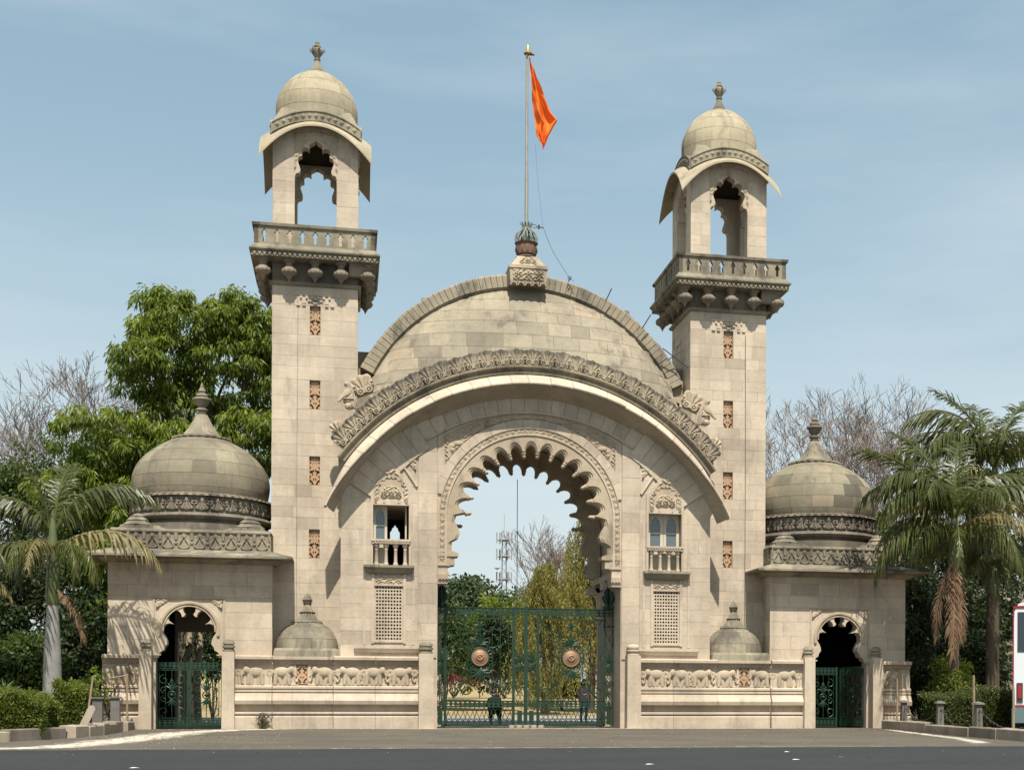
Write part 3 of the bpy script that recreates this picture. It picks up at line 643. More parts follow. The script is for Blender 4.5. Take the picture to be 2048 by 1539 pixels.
for s in (-1, 1): m.box(s * 2.89, s * 2.965, -.935, -.86, 5.6, 7.25); m.box(s * 3.145, s * 3.17, -.94, -.86, 5.6, 7.25); m.box(s * 2.84, s * 3.2, -.95, -.86, 5.58, 5.64)
obj('arch_moulding', m, M['stone'], cb, 40)
obj('cusped_arch', scallop_plate(-.82, -.3, 0), M['carved'], cb, label='front scalloped arch')
obj('cusped_moulding', scallop_plate(-.86, -.821, .07), M['carved'], cb); obj('cusped_moulding', scallop_plate(-.895, -.861, .15), M['carved'], cb)
obj('cusped_arch', scallop_plate(2.9, 3.38, 0), M['carved'], cb, label='rear scalloped arch')
m = MB(); m.lathe([(.0, -.1), (.05, -.06), (.075, 0), (.06, .05), (.085, .08), (.085, .12), (.05, .15)], n=12); me_bud = m.mesh('cusp_bud', M['carved'], 50)
for a, r in ((7.3, 1.87), (22, 1.9), (36.6, 1.94), (51.2, 2.0), (65.9, 2.05), (80.5, 2.1), (95.3, 2.16)):
    for s in (-1, 1):
        for yy in (-.76, 3.0): link('cusp_bud', me_bud, cb, (s * (r - .02) * math.sin(R(a)), yy, 7.6 + (r - .02) * math.cos(R(a))), (0, s * R(a), 0), (1, 1.3, 1))
# springers / corbels under the arch, inner pilasters of the passage
for s in (-1, 1):
    m = MB()
    for xa, z0, z1, y in ((2.5, 5.9, 6.02, -.93), (2.62, 5.6, 5.9, -.88), (2.84, 5.1, 5.3, -.95), (2.9, 5.3, 5.5, -.86), (2.95, 4.95, 5.1, -.88)): m.box(s * xa, s * 3.19, y, -.2, z0, z1)
    for k in range(3): m.lathe([(.0, 0), (.06, .03), (.06, .07), (0, .1)], s * (2.9 + .1 * k), -.96, 8).moved(0, 0, 0) if False else m.box(s * (2.87 + .11 * k), s * (2.93 + .11 * k), -.98, -.94, 5.13, 5.27)
    obj('springer', m, M['carved'], cb)
    m = MB(); m.box(s * 2.95, s * 3.195, .9, 1.25, 0, 5.0); m.box(s * 2.85, s * 3.195, .82, 1.33, 5.0, 5.3); m.box(s * 3.02, s * 3.195, 2.3, 2.9, 0, 5.0)
    m.box(s * 2.7, s * 3.19, 2.9, 3.38, 4.94, 5.2); m.box(s * 2.9, s * 3.19, -.2, 2.9, 5.3, 5.5)
    obj('passage_pilaster', m, M['stone'], cb)
# carved spandrels
def spx(x, z):
    if abs(x) > 2.97 or math.hypot(x, z - 7.25) < 3.47 or math.hypot(x, z - 5.3) > 5.56: return 0
    h = scroll_fn(.31, .33)(x, z - 8.0)
    for (cx, cz, r) in ((2.55, 9.62, .27), (1.86, 10.12, .2), (2.8, 9.05, .15), (1.3, 10.42, .13)):
        d = math.hypot(abs(x) - cx, z - cz)
        if d < r * 1.3: a = math.atan2(z - cz, abs(x) - cx); h = (1.0 - .35 * abs(math.cos(4 * a))) * (1 if .42 < d / r < .85 else .35) if d > r * .3 else (1.1 if d < r * .2 else .2)
        if r * .98 < d < r * 1.3: h = .25
    return h
m = relief(5.96, 3.4, 260, 150, lambda x, z: spx(x, z + 7.6), .075).moved(0, -.869, 7.6); obj('carved_spandrel', m, M['carved'], cb, 60)
m = MB(); ar = np.linspace(-32.2, 32.2, 40)
for r_, t_ in ((5.6, .04), ): m.add(*(lambda P_: (P_, [(i * 4 + k, i * 4 + (k + 1) % 4, i * 4 + 4 + (k + 1) % 4, i * 4 + 4 + k) for i in range(39) for k in range(4)]))([(rr * math.sin(R(a)), y, 5.3 + rr * math.cos(R(a))) for a in ar for rr, y in ((r_, -.86), (r_, -.90), (r_ + t_, -.90), (r_ + t_, -.86))]))
for s in (-1, 1): m.box(s * 2.98, s * 3.02, -.90, -.86, 8.2, 10.02)
obj('frame_moulding', m, M['stone'], cb, 40)
# voussoir ring under the eave
na = 33
for k in range(na):
    a0, a1 = -66 + 132 * k / na, -66 + 132 * (k + 1) / na; am = abs((a0 + a1) / 2)
    ri = 6.52 if am < 34 else 6.2
    m = MB(); m.tone = rt() * .8; yy = -.93 + random.uniform(-.006, .006)
    ro = 6.98 + .30 * sm(22, 46, am); m.arc([(ro, -.8), (ro, yy), (ri, yy), (ri, -.8)], 4.45, a0 + .05, a1 - .05, 3)
    if am < 59: obj('voussoir', m, M['stone'], cb)
m = MB(); m.arc([(6.52, -.86), (6.52, -.97), (6.46, -.95), (6.46, -.86)], 4.45, -33.5, 33.5, 40); obj('arch_moulding', m, M['stone'], cb, 40)
# curved eave
def lipR(a): a = abs(a); return 7.33 + .06 * sm(10, 40, a) + .14 * sm(45, 67, a)
def upR(a): a = abs(a); return 7.75 - .14 * sm(50, 67, a)
def soR(a): return 6.96 + .30 * sm(22, 46, abs(a))
def yl(a): return -1.73
m = MB(); m.grid(lambda u, v: ((lambda a, r, y: (r * math.sin(R(a)), y, 4.45 + r * math.cos(R(a))))(-67 + 134 * u, soR(-67 + 134 * u) + (lipR(-67 + 134 * u) - .04 - soR(-67 + 134 * u)) * v ** .8, -.9 - .79 * v)), 90, 5)
m.grid(lambda u, v: ((lambda a, r, y: (r * math.sin(R(a)), y, 4.45 + r * math.cos(R(a))))(-67.2 + 134.4 * u, lipR(-67 + 134 * u) - .03 + (upR(-67 + 134 * u) - .03 - lipR(-67 + 134 * u) + .03) * v, -1.69 + .5 * v)), 90, 4)
ea = obj('eave', m, M['backing'], cb, 40)
a = -67.0
while a < 66.9:
    b = min(67.0, a + random.uniform(4.6, 6.4)); b = 67.0 if 67 - b < 3 else b
    m = MB(); m.tone = rt() * .8 + .3; chip = random.uniform(0, .02)
    if 10 < a < 20: chip = .04
    def P3(aa, r, y): return (r * math.sin(R(aa)), y, 4.45 + r * math.cos(R(aa)))
    vs_ = []; nn = 5
    for i in range(nn + 1):
        aa = a + .05 + (b - a - .1) * i / nn; l, u = lipR(aa) + chip, upR(aa)
        vs_ += [P3(aa, l - .05, -1.66), P3(aa, l, -1.735), P3(aa, l + .04, -1.735), P3(aa, (l + u) / 2 + .02, -1.5), P3(aa, u, -1.16), P3(aa, u - .05, -1.1)]
    m.add(vs_, [(i * 6 + k, i * 6 + k + 1, i * 6 + k + 7, i * 6 + k + 6) for i in range(nn) for k in range(5)]); obj('eave_stone', m, M['stone'], cb, 30); a = b
segs = 24
for k in range(segs):
    a0, a1 = -54.5 + 109 * k / segs, -54.5 + 109 * (k + 1) / segs; m = MB(); m.tone = rt() * .7
    m.arc([(7.74, -1.0), (7.78, -1.2), (7.84, -1.22), (7.86, -1.14), (7.95, -1.16), (8.0, -1.3), (8.06, -1.3), (8.08, -1.0)], 4.45, a0 + .04, a1 - .04, 4); obj('moulding_stone', m, M['grey'], cb, 35)
m = MB(); m.arc([(7.6, -1.05), (8.09, -1.05), (8.09, .3), (7.6, .3)], 4.45, -54, 54, 60); obj('eave_backing', m, M['grey'], cb, 40)
for k in range(29):
    a = -50.2 + 100.4 * k / 28; sc = .93 + random.uniform(-.03, .03)
    link('palmette', me_palm, cb, (8.05 * math.sin(R(a)), -1.1, 4.45 + 8.05 * math.cos(R(a))), (R(-6) * math.cos(R(a)), R(a + random.uniform(-.7, .7)), 0), (1.0, random.uniform(.65, .85), sc))
# fan ornaments and crouching figures at the two ends
for s in (-1, 1):
    link('fan_ornament', me_fan, cb, (s * 5.62, -.86, 11.3), (0, s * R(22), 0), (1.25, .6, 1.05)); link('fan_ornament', me_fan, cb, (s * 6.42, -.88, 9.85), (0, s * R(30), 0), (.8, .8, .85))
    bm = bpy.data.meshes.new('crouching_figure')
    J = [(0, 0, .1, .17), (0, -.02, .35, .2), (0, -.05, .6, .15), (0, -.06, .72, .08), (-.03, -.09, .86, .12), (-.16, -.1, .84, .07), (.17, -.05, .5, .08), (-.22, -.16, .35, .07), (-.34, -.2, .2, .05), (.2, -.1, .15, .12), (-.1, -.18, .02, .08), (.25, 0, .02, .07)]
    bm.from_pydata([(j[0] * -s, j[1], j[2]) for j in J], [(0, 1), (1, 2), (2, 3), (3, 4), (4, 5), (1, 6), (6, 9), (2, 7), (7, 8), (0, 9), (9, 11), (0, 10)], []); bm.materials.append(M['carved'])
    o = link('crouching_figure', bm, cb, (s * 6.22, -1.0, 10.75)); sk = o.modifiers.new('s', 'SKIN'); ss = o.modifiers.new('d', 'SUBSURF'); ss.levels = ss.render_levels = 1
    for i, j in enumerate(J): bm.skin_vertices[0].data[i].radius = (j[3], j[3])
    bm.skin_vertices[0].data[1].use_root = True
# vault between the eave and the great rib
def zl(x): return 4.45 + math.sqrt(max(0, 8.08 ** 2 - x * x))
def zu(x): return 9.75 + math.sqrt(max(0, 5.95 ** 2 - min(abs(x), 5.9) ** 2))
def vy(x, z):
    d = max(.6, zu(x) - zl(x)); v = (z - zl(x)) / d; v = max(-.2, min(1.12, v)); return -.95 + 1.72 * (max(0, min(v, 1.02)) ** 1.7)
m = MB()
m.grid(lambda u, v: ((lambda x: (x, vy(x, zl(x) - .3 + (zu(x) + .25 - zl(x)) * v) + .035, zl(x) - .3 + (zu(x) + .25 - zl(x)) * v))(-6.3 + 12.6 * u)), 60, 14)
va = obj('vault', m, M['backing'], gh, label='broad stone half-dome rising behind the curved eave')
z = 9.4
while z < 16.0:
    h = random.uniform(.44, .54); x = -6.35 + random.uniform(0, .5)
    while x < 6.3:
        l = random.uniform(.65, 1.3); xm = x + l / 2; zm = z + h / 2
        ok = abs(xm) < 6.2 and zm > zl(xm) - .35 and (zm < zu(xm) + .22)
        if ok:
            mb = MB(); mb.tone = rt(); g = .005
            mb.grid(lambda u, v: ((lambda xx, zz: (xx, vy(xx, zz) - .012, zz))(x + g + (l - 2 * g) * u, z + g + (h - 2 * g) * v)), 3, 3); piece('vault_stone', l * h, mb, M['vault'], va, 40)
        x += l
    z += h
nr = 66
for k in range(nr):
    a0, a1 = -64 + 128 * k / nr, -64 + 128 * (k + 1) / nr; m = MB(); m.tone = rt() * .6 + (.5 if k > nr / 2 else .1); o_ = random.uniform(-.012, .012)
    m.arc([(5.97, .72), (6.0, .62 + o_), (6.4, .62 + o_), (6.46 + o_, .68), (6.46, 1.5), (5.97, 1.5)], 9.75, a0 + .08, a1 - .08, 2); obj('rib_stone', m, M['vault'], va)
m = MB(); m.arc([(5.98, .7), (6.42, .7), (6.42, 1.45), (5.98, 1.45)], 9.75, -64, 64, 60); m.arc([(6.0, 1.4), (6.3, 1.4), (6.3, 3.5), (6.0, 3.5)], 9.75, -66, 66, 60); m.arc([(5.93, .7), (5.98, .66), (5.98, .9), (5.93, .9)], 9.75, -64, 64, 60)
obj('rib_core', m, M['domestone'], va, 40)
for s in (-1, 1): obj('link_wall', MB().box(s * 5.2, s * 5.92, 1.2, 3.2, 8.5, 13.25).box(s * 5.5, s * 5.92, -.2, 1.2, 8.5, 11.6), M['grey'], va)
for x, zz in ((-5.2, 12.0), ): pass
# pedestal on the crown
m = MB(); m.frustum((-.64, .64, .0, 1.3), (-.67, .67, .0, 1.34), 15.75, 16.22); m.box(-.69, .69, -.04, 1.36, 16.22, 16.33); m.frustum((-.62, .62, .04, 1.3), (-.36, .36, .3, 1.0), 16.33, 16.74)
pd = obj('pedestal', m, M['carved'], va)
m = relief(1.1, .36, 56, 20, scroll_fn(.37, .36), .06).moved(0, -.006, 15.82); m.add(*(lambda q: (q.v, q.f))(relief(.7, .25, 30, 12, lambda x, z: scroll_fn(.24, .25)(x, z) if abs(x) < .33 - .5 * z else 0, .05).moved(0, .1, 16.4))); obj('carved_panel', m, M['carved'], va, 60)
m = MB()
for k in range(5): m.lathe([(.11, 0), (.11, .1)], -.52 + .26 * k, .12, 10, a0=180, a1=360); m.arc([(.13, -.02), (.13, .1), (.09, .1), (.09, -.02)], 15.62, -90, 90, 8, -.52 + .26 * k)
m.box(-.64, .64, 0, .3, 15.72, 15.76); obj('scalloped_fringe', m, M['carved'], va)

# ---- side windows, jalis
rect = lambda a, b, c, d: [(a, c), (b, c), (b, d), (a, d)]
def star(cx, cz, r, n=6, ri=.5, ph=0): return [(cx + (r if k % 2 == 0 else r * ri) * math.sin(ph + math.pi * k / n), cz + (r if k % 2 == 0 else r * ri) * math.cos(ph + math.pi * k / n)) for k in range(2 * n)]
holes = []
pz = 1.85 / 16; px_ = .97 / 5
for j in range(16):
    for i in range(6):
        x = -.485 + px_ * (i + (.5 if j % 2 else 0)); z = pz * (j + .5)
        if -.43 < x < .43: holes.append(star(x, z, .056, 6, .5))
        x2 = x + px_ / 2
        if -.45 < x2 < .45: holes.append([(x2 + .034 * math.cos(2 * math.pi * k / 8), z + .034 * math.sin(2 * math.pi * k / 8)) for k in range(8)])
m = MB(); m.plate(rect(-.485, .485, 0, 1.85), holes, 0, .05, back=False); me_jali = m.mesh('pierced_screen', M['stone'])
m = MB(); m.lathe([(.09, 0), (.09, .06), (.065, .08), (.06, .14), (.055, .5), (.07, .53), (.05, .56), (.085, .62), (.1, .66), (.1, .72)], n=10); me_balu = m.mesh('baluster', M['stone'], 40)
hood_out = [(4.16, 7.56), (5.40, 7.56), (5.40, 8.15), (4.78, 8.95), (4.16, 8.15)]
hh = cusp_half(.42, 8.0, 8.55, 3)
def glass_leaf(par, x0, x1, y):
    w = x1 - x0; c = (x0 + x1) / 2; k = w * .32
    h1 = [(c - k, 6.95), (c + k, 6.95), (c + k, 7.25), (c + k * .75, 7.33), (c + k * .8, 7.4), (c + k * .4, 7.42), (c + k * .3, 7.48), (c, 7.52)]
    h1 = h1 + [(2 * c - x, z) for x, z in reversed(h1[2:-1])]
    h2 = rect(c - k, c + k, 6.47, 6.9)
    m = MB(); m.plate(rect(x0, x1, 5.52, 7.6), [h1, h2, rect(c - k, c + k, 5.7, 6.38)], y, y + .05); f = obj('shutter', m, M['cream'], par)
    obj('pane', MB().quad((c - k, y + .03, 6.45), (c + k, y + .03, 6.45), (c + k, y + .03, 7.55), (c - k, y + .03, 7.55)), M['glass'], par)
    obj('shutter_panel', MB().box(c - k, c + k, y + .025, y + .045, 5.7, 6.4), M['cream'], par)
for s in (-1, 1):
    X = lambda v: s * v
    mir = (lambda q: q) if s > 0 else (lambda q: q.mirrored())
    wb = MB(); wb.plate([(4.1, 5.5), (4.18, 5.5), (4.18, 7.6), (5.38, 7.6), (5.38, 5.5), (5.46, 5.5), (5.46, 8.2), (4.78, 9.07), (4.1, 8.2)], [], -.93, -.8)
    w = obj('window_bay', mir(wb), M['stone'], gh, label='%s side window with a pointed carved hood and small balustrade' % ('left' if s < 0 else 'right'))
    hp = [(4.78 + x, z) for x, z in hh] + [(4.78 - x, z) for x, z in reversed(hh[:-1])]
    m = MB(); m.plate([(4.2, 7.58), (5.36, 7.58), (5.36, 8.12), (4.78, 8.88), (4.2, 8.12)], [[(4.38, 7.72), (5.18, 7.72)] + [(x, z) for x, z in hp][1:-1]], -.97, -.86); obj('hood', mir(m), M['carved'], w)
    m = relief(1.1, 1.15, 60, 64, lambda x, z: 0 if (abs(x) > .56 or abs(x) > (1.28 - z) * .74 or (math.hypot(x * 1.15, max(0, z - .5)) < .5 and z > 0)) else scroll_fn(.2, .25)(x, z), .06).moved(4.78, -.972, 7.66); obj('carved_hood', mir(m), M['carved'], w, 60)
    m = relief(.7, .6, 40, 34, lambda x, z: scroll_fn(.24, .26)(x, z) if math.hypot(x, z - .05) < .34 else .05, .07).moved(4.78, -.945, 7.85); obj('carved_tympanum', mir(m), M['carved'], w, 60)
    obj('lintel', mir(MB().box(4.3, 5.26, -1.0, -.9, 7.58, 7.74)), M['stone'], w)
    # diagonal mouldings
    for (a, b) in (((4.72, 9.45), (3.92, 8.25)), ((4.84, 9.4), (5.75, 8.15))):
        p, q = Vector((a[0], -.88, a[1])), Vector((b[0], -.88, b[1])); obj('diagonal_moulding', mir(MB().tube([p, q], .05, 6)), M['stone'], w)
    tri = relief(.42, .6, 24, 30, lambda x, z: scroll_fn(.2, .2)(x, z) if (.6 - z) * .7 > (.21 + x) * 1 and z < .58 and z > (.21 + x) * 1.2 - .0 else 0, .05).moved(4.15, -.885, 8.75); obj('carved_triangle', mir(tri), M['carved'], w, 60)
    # shutters
    if s > 0: glass_leaf(w, 4.2, 4.78, -.6); glass_leaf(w, 4.79, 5.36, -.6)
    else:
        glass_leaf(w, -5.36, -4.9, -.6)
        m = MB(); m.plate(rect(-.26, .26, 5.52, 7.6), [], 0, .05); o = link('shutter', m.mesh('shutter', M['cream']), w, (-4.22, -.35, 0), (0, 0, R(84)))
    # rear wall of the little room
    hz = [(4.33, 6.85), (4.68, 6.85), (4.68, 7.15), (4.62, 7.22), (4.6, 7.3), (4.55, 7.33), (4.5, 7.42), (4.45, 7.33), (4.40, 7.3), (4.39, 7.22), (4.33, 7.15)]
    m = MB(); m.plate(rect(4.15, 5.41, 5.4, 7.7), [hz] if s < 0 else [], 3.30, 3.38); obj('rear_wall', mir(m), M['room'], w)  # wall takes the near-black stand-in colour for room shade
    for k in range(4):
        link('baluster', me_balu, w, (s * (4.3 + .32 * k), -.84, 5.55))
    m = MB(); m.box(4.14, 5.42, -.97, -.74, 6.27, 6.33); m.box(4.12, 5.44, -1.0, -.72, 6.36, 6.43); m.box(4.16, 5.40, -.94, -.76, 6.33, 6.36)
    for k in range(12): m.box(4.18 + .1 * k, 4.24 + .1 * k, -.99, -.96, 6.3, 6.36)
    obj('balustrade_rail', mir(m), M['stone'], w)
    m = MB(); m.box(4.0, 5.7, -1.12, -.84, 5.46, 5.54); m.frustum((4.15, 5.55, -.95, -.84), (4.03, 5.67, -1.09, -.84), 5.27, 5.46); obj('sill', mir(m), M['grey'], w)
    obj('carved_panel', mir(relief(1.0, .3, 44, 16, scroll_fn(.33, .3), .045).moved(4.84, -.872, 4.9)), M['carved'], w, 60)
    link('pierced_screen', me_jali, w, (s * 4.845, -.845, 3.0)); obj('screen_backing', mir(MB().box(4.395, 5.295, -.5, 3.38, 3.025, 4.825)), M['room'], w)  # black box behind the screen puts shade into its holes by colour
    m = MB(); m.box(4.27, 4.36, -.91, -.84, 2.9, 5.24); m.box(5.33, 5.42, -.91, -.84, 2.9, 5.24); m.box(4.36, 5.33, -.9, -.84, 4.85, 4.91); m.box(4.36, 5.33, -.9, -.84, 2.93, 3.0); obj('screen_frame', mir(m), M['stone'], w)
    for a in (3.98, 5.62): obj('pilaster_strip', mir(MB().box(a, a + .08, -.885, -.84, 2.85, 8.0 if a > 4 and a < 4.5 else 7.6)), M['stone'], w)
    m = MB(); m.box(3.4, 6.0, -1.0, -.84, 2.72, 2.82); m.frustum((3.45, 5.95, -.93, -.84), (3.4, 6.0, -1.0, -.84), 2.58, 2.72); obj('base_sill', mir(m), M['stone'], w)
# ---- plinth with the elephant frieze
prof = [(-.5, 0), (-1.13, 0), (-1.14, .4), (-1.1, .45), (-1.07, .47), (-1.15, .5), (-1.15, .55), (-1.0, .58), (-1.0, .79), (-1.2, .83), (-1.23, .95), (-1.14, 1.1), (-1.1, 1.19), (-1.06, 1.2), (-1.06, 1.22), (-1.11, 1.235), (-1.11, 1.3), (-1.06, 1.31), (-1.06, 1.335), (-1.12, 1.35), (-1.12, 1.42), (-1.0, 1.46), (-1.0, 2.14), (-1.04, 2.16), (-1.08, 2.29), (-1.2, 2.32), (-1.21, 2.41), (-1.1, 2.44), (-.5, 2.45)]
def ele(variant):
    def f(x, z):       # faces +x ; about 1.15 wide, .68 high
        d = 1e9
        body = max(0, 1 - ((x + .08) / .35) ** 2 - ((z - .44) / .19) ** 2)
        h = math.sqrt(body) * 1.0
        def add(dist, amp, soft=.035):
            nonlocal h
            if dist < soft: h = max(h, amp * math.sqrt(max(0, min(1, (soft - dist) / (soft * 1.8)))))
        add(cap2(x, z, -.33, .36, -.36, .05, .09, .065), .72); add(cap2(x, z, -.2, .3, -.18 + variant * .06, .05, .075, .055), .5)
        add(cap2(x, z, .12, .34, .1 - variant * .05, .05, .08, .06), .62); add(cap2(x, z, .2, .36, .24, .05, .08, .06), .78)
        hd = math.sqrt(max(0, 1 - ((x - .33) / .15) ** 2 - ((z - .5) / .155) ** 2)); h = max(h, hd * 1.15)
        add(math.hypot((x - .24), (z - .48) * .8) - .075, .95, .03)
        tr = [(.44, .46), (.49, .33), (.48, .2), (.53, .12), (.6, .14), (.6, .2)] if variant else [(.44, .46), (.5, .35), (.52, .22), (.5, .08), (.46, .05)]
        for k, (p, q) in enumerate(zip(tr, tr[1:])): add(cap2(x, z, p[0], p[1], q[0], q[1], .05 - .006 * k, .045 - .006 * k), .8, .02)
        add(cap2(x, z, .42, .38, .56, .31, .016, .01), 1.0, .02); add(cap2(x, z, -.44, .45, -.49, .2, .015), .3, .02)
        if z < .04: h = max(h, .3)
        return h
    return f
me_ele = [relief(1.25, .68, 62, 36, ele(v), .11, .03).mesh('elephant_relief', M['carved'], 70) for v in (0, 1)]
def tree_fn(x, z):
    h = (1 - sm(0, .02, cap2(x, z, 0, 0, 0, .35, .02))) * .7
    for k in range(7):
        a = k * .9; h = max(h, .7 * (1 - sm(.02, .06, math.hypot(x - .07 * math.cos(a), z - .42 - .09 * math.sin(a)) - .02)))
    return h
me_tree = relief(.3, .64, 20, 32, tree_fn, .06).mesh('tree_relief', M['carved'], 60)
for s in (-1, 1):
    pl = obj('frieze_wall', MB().box(s * 3.86, s * 9.84, -.9, -.55, 0, 2.36), M['backing'], gh, label='%s plinth wall carved with a row of elephants' % ('left' if s < 0 else 'right'))
    for (a, b, oy) in ((3.85, 6.66, 0), (6.665, 8.66, .09), (8.665, 9.85, -.03), (12.85, 14.02, 0)):
        x = a
        while x < b - .01:
            e = x + random.uniform(.95, 1.5); e = b if b - e < .6 else e
            m = MB(); m.tone = rt() * .6; n = len(prof)
            m.add([(s * (x + .004), y + oy, z) for y, z in prof] + [(s * (e - .004), y + oy, z) for y, z in prof], [(i, (i + 1) % n, n + (i + 1) % n, n + i) for i in range(n)] + [tuple(range(n)), tuple(range(n, 2 * n))])
            obj('plinth_stone', m, M['stone'], pl); x = e
        z_ = zigzag(a, b, 2.165, 2.285, oy - 1.065, .15, .03); z_ = z_ if s > 0 else z_.mirrored(); obj('chevron_band', z_, M['carved'], pl)
    if s < 0: sides = MB(); sides.box(-14.0, -12.9, -.5, 4.0, 0, 2.3)
    else: sides = MB(); sides.box(12.9, 14.0, -.5, 4.0, 0, 2.3)
    obj('plinth_core', sides, M['stone'], pl)
    for (x, d, v) in ((4.4, -1, 1), (5.3, -1, 1), (6.12, 1, 1), (7.02, -1, 1) if False else (7.03, 1, 1), (8.3, -1, 1), (9.25, 1, 0), (13.4, -1, 0)):
        oy = .09 if 6.66 < x < 8.66 else 0
        link('elephant_relief', me_ele[v], pl, (s * x, -1.0 + oy, 1.46), scale=(-d * s * -1 * (-1 if s < 0 else 1) * (1 if s > 0 else -1) * (1), 1, 1) if False else (s * d * .76, 1, 1))
    for x in (3.98, 4.8, 5.66, 6.5, 8.75, 9.75, 12.95): link('tree_relief', me_tree, pl, (s * x, -1.0 + (.09 if 6.66 < x < 8.66 else 0), 1.46))
    # little pierced window between two elephants
    m = MB(); m.box(s * 7.42, s * 7.5, -.97, -.9, 1.46, 2.14); m.box(s * 7.9, s * 7.98, -.97, -.9, 1.46, 2.14); obj('panel_frame', m, M['stone'], pl)
    link('pierced_panel', pierced(.4, .62, 20, 31, slit_solid, .04).mesh('pierced_panel', M['pink']), pl, (s * 7.7, -.945, 1.5)); obj('panel_backing', MB().box(s * 7.49, s * 7.91, -.918, -.9, 1.46, 2.14), M['recess'], pl)
    # gate posts
    for (a, b) in ((3.35, 3.85), (9.85, 10.26), (12.45, 12.85)):
        c = (a + b) / 2; h = (b - a) / 2
        m = MB(); m.frustum((s * c - h, s * c + h, -1.34, -.86 + .0), (s * c - h + .01, s * c + h - .01, -1.33, -.86), 0, 2.55)
        po = obj('gate_post', m, M['stone'], gh)
        r = h * .92
        m = MB(); m.lathe([(r, 2.55), (r * 1.02, 2.6), (r * .8, 2.63), (r * .78, 2.67), (r * 1.05, 2.69), (r * 1.08, 2.74), (r * .8, 2.77), (r * .78, 2.79), (r, 2.81), (r * .98, 2.87), (r * .7, 2.93), (0, 2.97)], s * c, -1.1, 24); obj('post_cap', m, M['grey'] if s < 0 or a > 4 else M['stone'], po, 40)
    # small dome at the tower foot
    m = MB(); m.frustum((s * 7.56 - 1.07, s * 7.56 + 1.07, -1.1, .0), (s * 7.56 - 1.05, s * 7.56 + 1.05, -1.08, .0), 2.42, 2.62); m.frustum((s * 7.56 - 1.05, s * 7.56 + 1.05, -1.08, 0), (s * 7.56 - 1.0, s * 7.56 + 1.0, -1.03, 0), 2.62, 2.7)
    sdm = obj('small_dome', m, M['grey'], gh, label='small half dome with a bud finial at the foot of the %s tower' % ('left' if s < 0 else 'right'))
    dp = smooth_prof([(1.03, 2.66), (1.02, 2.85), (.95, 3.12), (.78, 3.38), (.6, 3.52), (.45, 3.6)], 3)
    obj('dome_core', MB().lathe(dp, s * 7.56, .0, 48), M['grey'], sdm, 60); dome_stones(sdm, s * 7.56, .0, dp, 3, 12, M['grey'])
    m = MB(); m.lathe([(.47, 3.58), (.5, 3.61), (.46, 3.65), (.36, 3.7), (.27, 3.82), (.22, 3.93), (.2, 3.95)], s * 7.56, 0, 40, rib=.05, ribn=20); m.lathe([(.23, 3.93), (.26, 3.96), (.2, 3.99), (.15, 4.1), (.1, 4.2), (.08, 4.22)], s * 7.56, 0, 32, rib=.06, ribn=16)
    m.lathe([(.08, 4.2), (.13, 4.27), (.14, 4.36), (.16, 4.38), (.13, 4.42), (.1, 4.5), (.04, 4.58), (0, 4.64)], s * 7.56, 0, 20, rib=.08, ribn=8); obj('bud_finial', m, M['grey'], sdm, 40)
    obj('floor_ledge', MB().box(s * 6.5, s * 8.66, -.88, 0, 2.3, 2.425), M['stone'], sdm)
obj('cable_line', MB().tube([(-7.92, -.03, 2.6), (-7.93, -.03, 8), (-7.91, -.03, 14.6)], .007, 4), M['wire'], gh)
obj('cable_line', MB().tube([(7.98, -.03, 2.8), (7.99, -.03, 9), (7.97, -.03, 14.3)], .012, 4), M['wire'], gh)
flush('ashlar_block', 'ashlar_courses', gh); flush('dome_stone', 'dome_masonry', gh, 290); flush('vault_stone', 'vault_masonry', gh)

# ================================================================ iron gates
def spiral(cx, cz, r, a0, turns, d=1, n=22, shrink=.78):
    return [(cx + r * (1 - shrink * k / n) * math.cos(a0 + d * turns * 2 * math.pi * k / n), 0, cz + r * (1 - shrink * k / n) * math.sin(a0 + d * turns * 2 * math.pi * k / n)) for k in range(n + 1)]
def leaf_fan(cx, cz, up, n=7, L=.42, w=.06):
    mb = MB()
    for k in range(n):
        a = (k - (n - 1) / 2) * .27; l = L * (1 - .1 * abs(k - (n - 1) / 2)); pts = []
        for t in range(6):
            q = t / 5; aa = a * (1 + .7 * q * q); pts.append((cx + l * q * math.sin(aa), 0, cz + up * l * q * math.cos(aa)))
        mb.tube(pts, [w * (.35 + .65 * math.sin(math.pi * min(1, .15 + q / 5 * .85))) * .6 for q in range(6)], 5)
    return mb
def ring(cx, cz, r, t, n=28): return MB().tube([(cx + r * math.cos(2 * math.pi * k / n), 0, cz + r * math.sin(2 * math.pi * k / n)) for k in range(n)], t, 5, closed=True)
def merge(*ms):
    o = MB()
    for m in ms: k = len(o.v); o.v += m.v; o.f += [tuple(i + k for i in f) for f in m.f]; o.t += m.t
    return o
G_ = M['green']
class SC:      # each scroll its own piece
    def __init__(s, par): s.par = par
    def tube(s, pts, r, n): obj('scroll', MB().tube(pts, r, n), M['green'], s.par)
mg = thing('iron_gate', 'wide green wrought iron double gate with two copper discs under the main arch', 'gate', (0, .35, 0))
def pierced_rail(x0, x1, z0, z1, pitch):
    h = []; n = max(1, round((x1 - x0 - .04) / pitch)); p = (x1 - x0 - .04) / n; zc = (z0 + z1) / 2; q = (z1 - z0)
    for k in range(n):
        c = x0 + .02 + p * (k + .5); h.append([(c - p * .38, z0 + q * .15), (c + p * .38, z0 + q * .15), (c, zc - q * .02)]); h.append([(c - p * .38, z1 - q * .15), (c, zc + q * .05), (c + p * .38, z1 - q * .15)])
    return MB().plate(rect(x0, x1, z0, z1), h, -.02, .02)
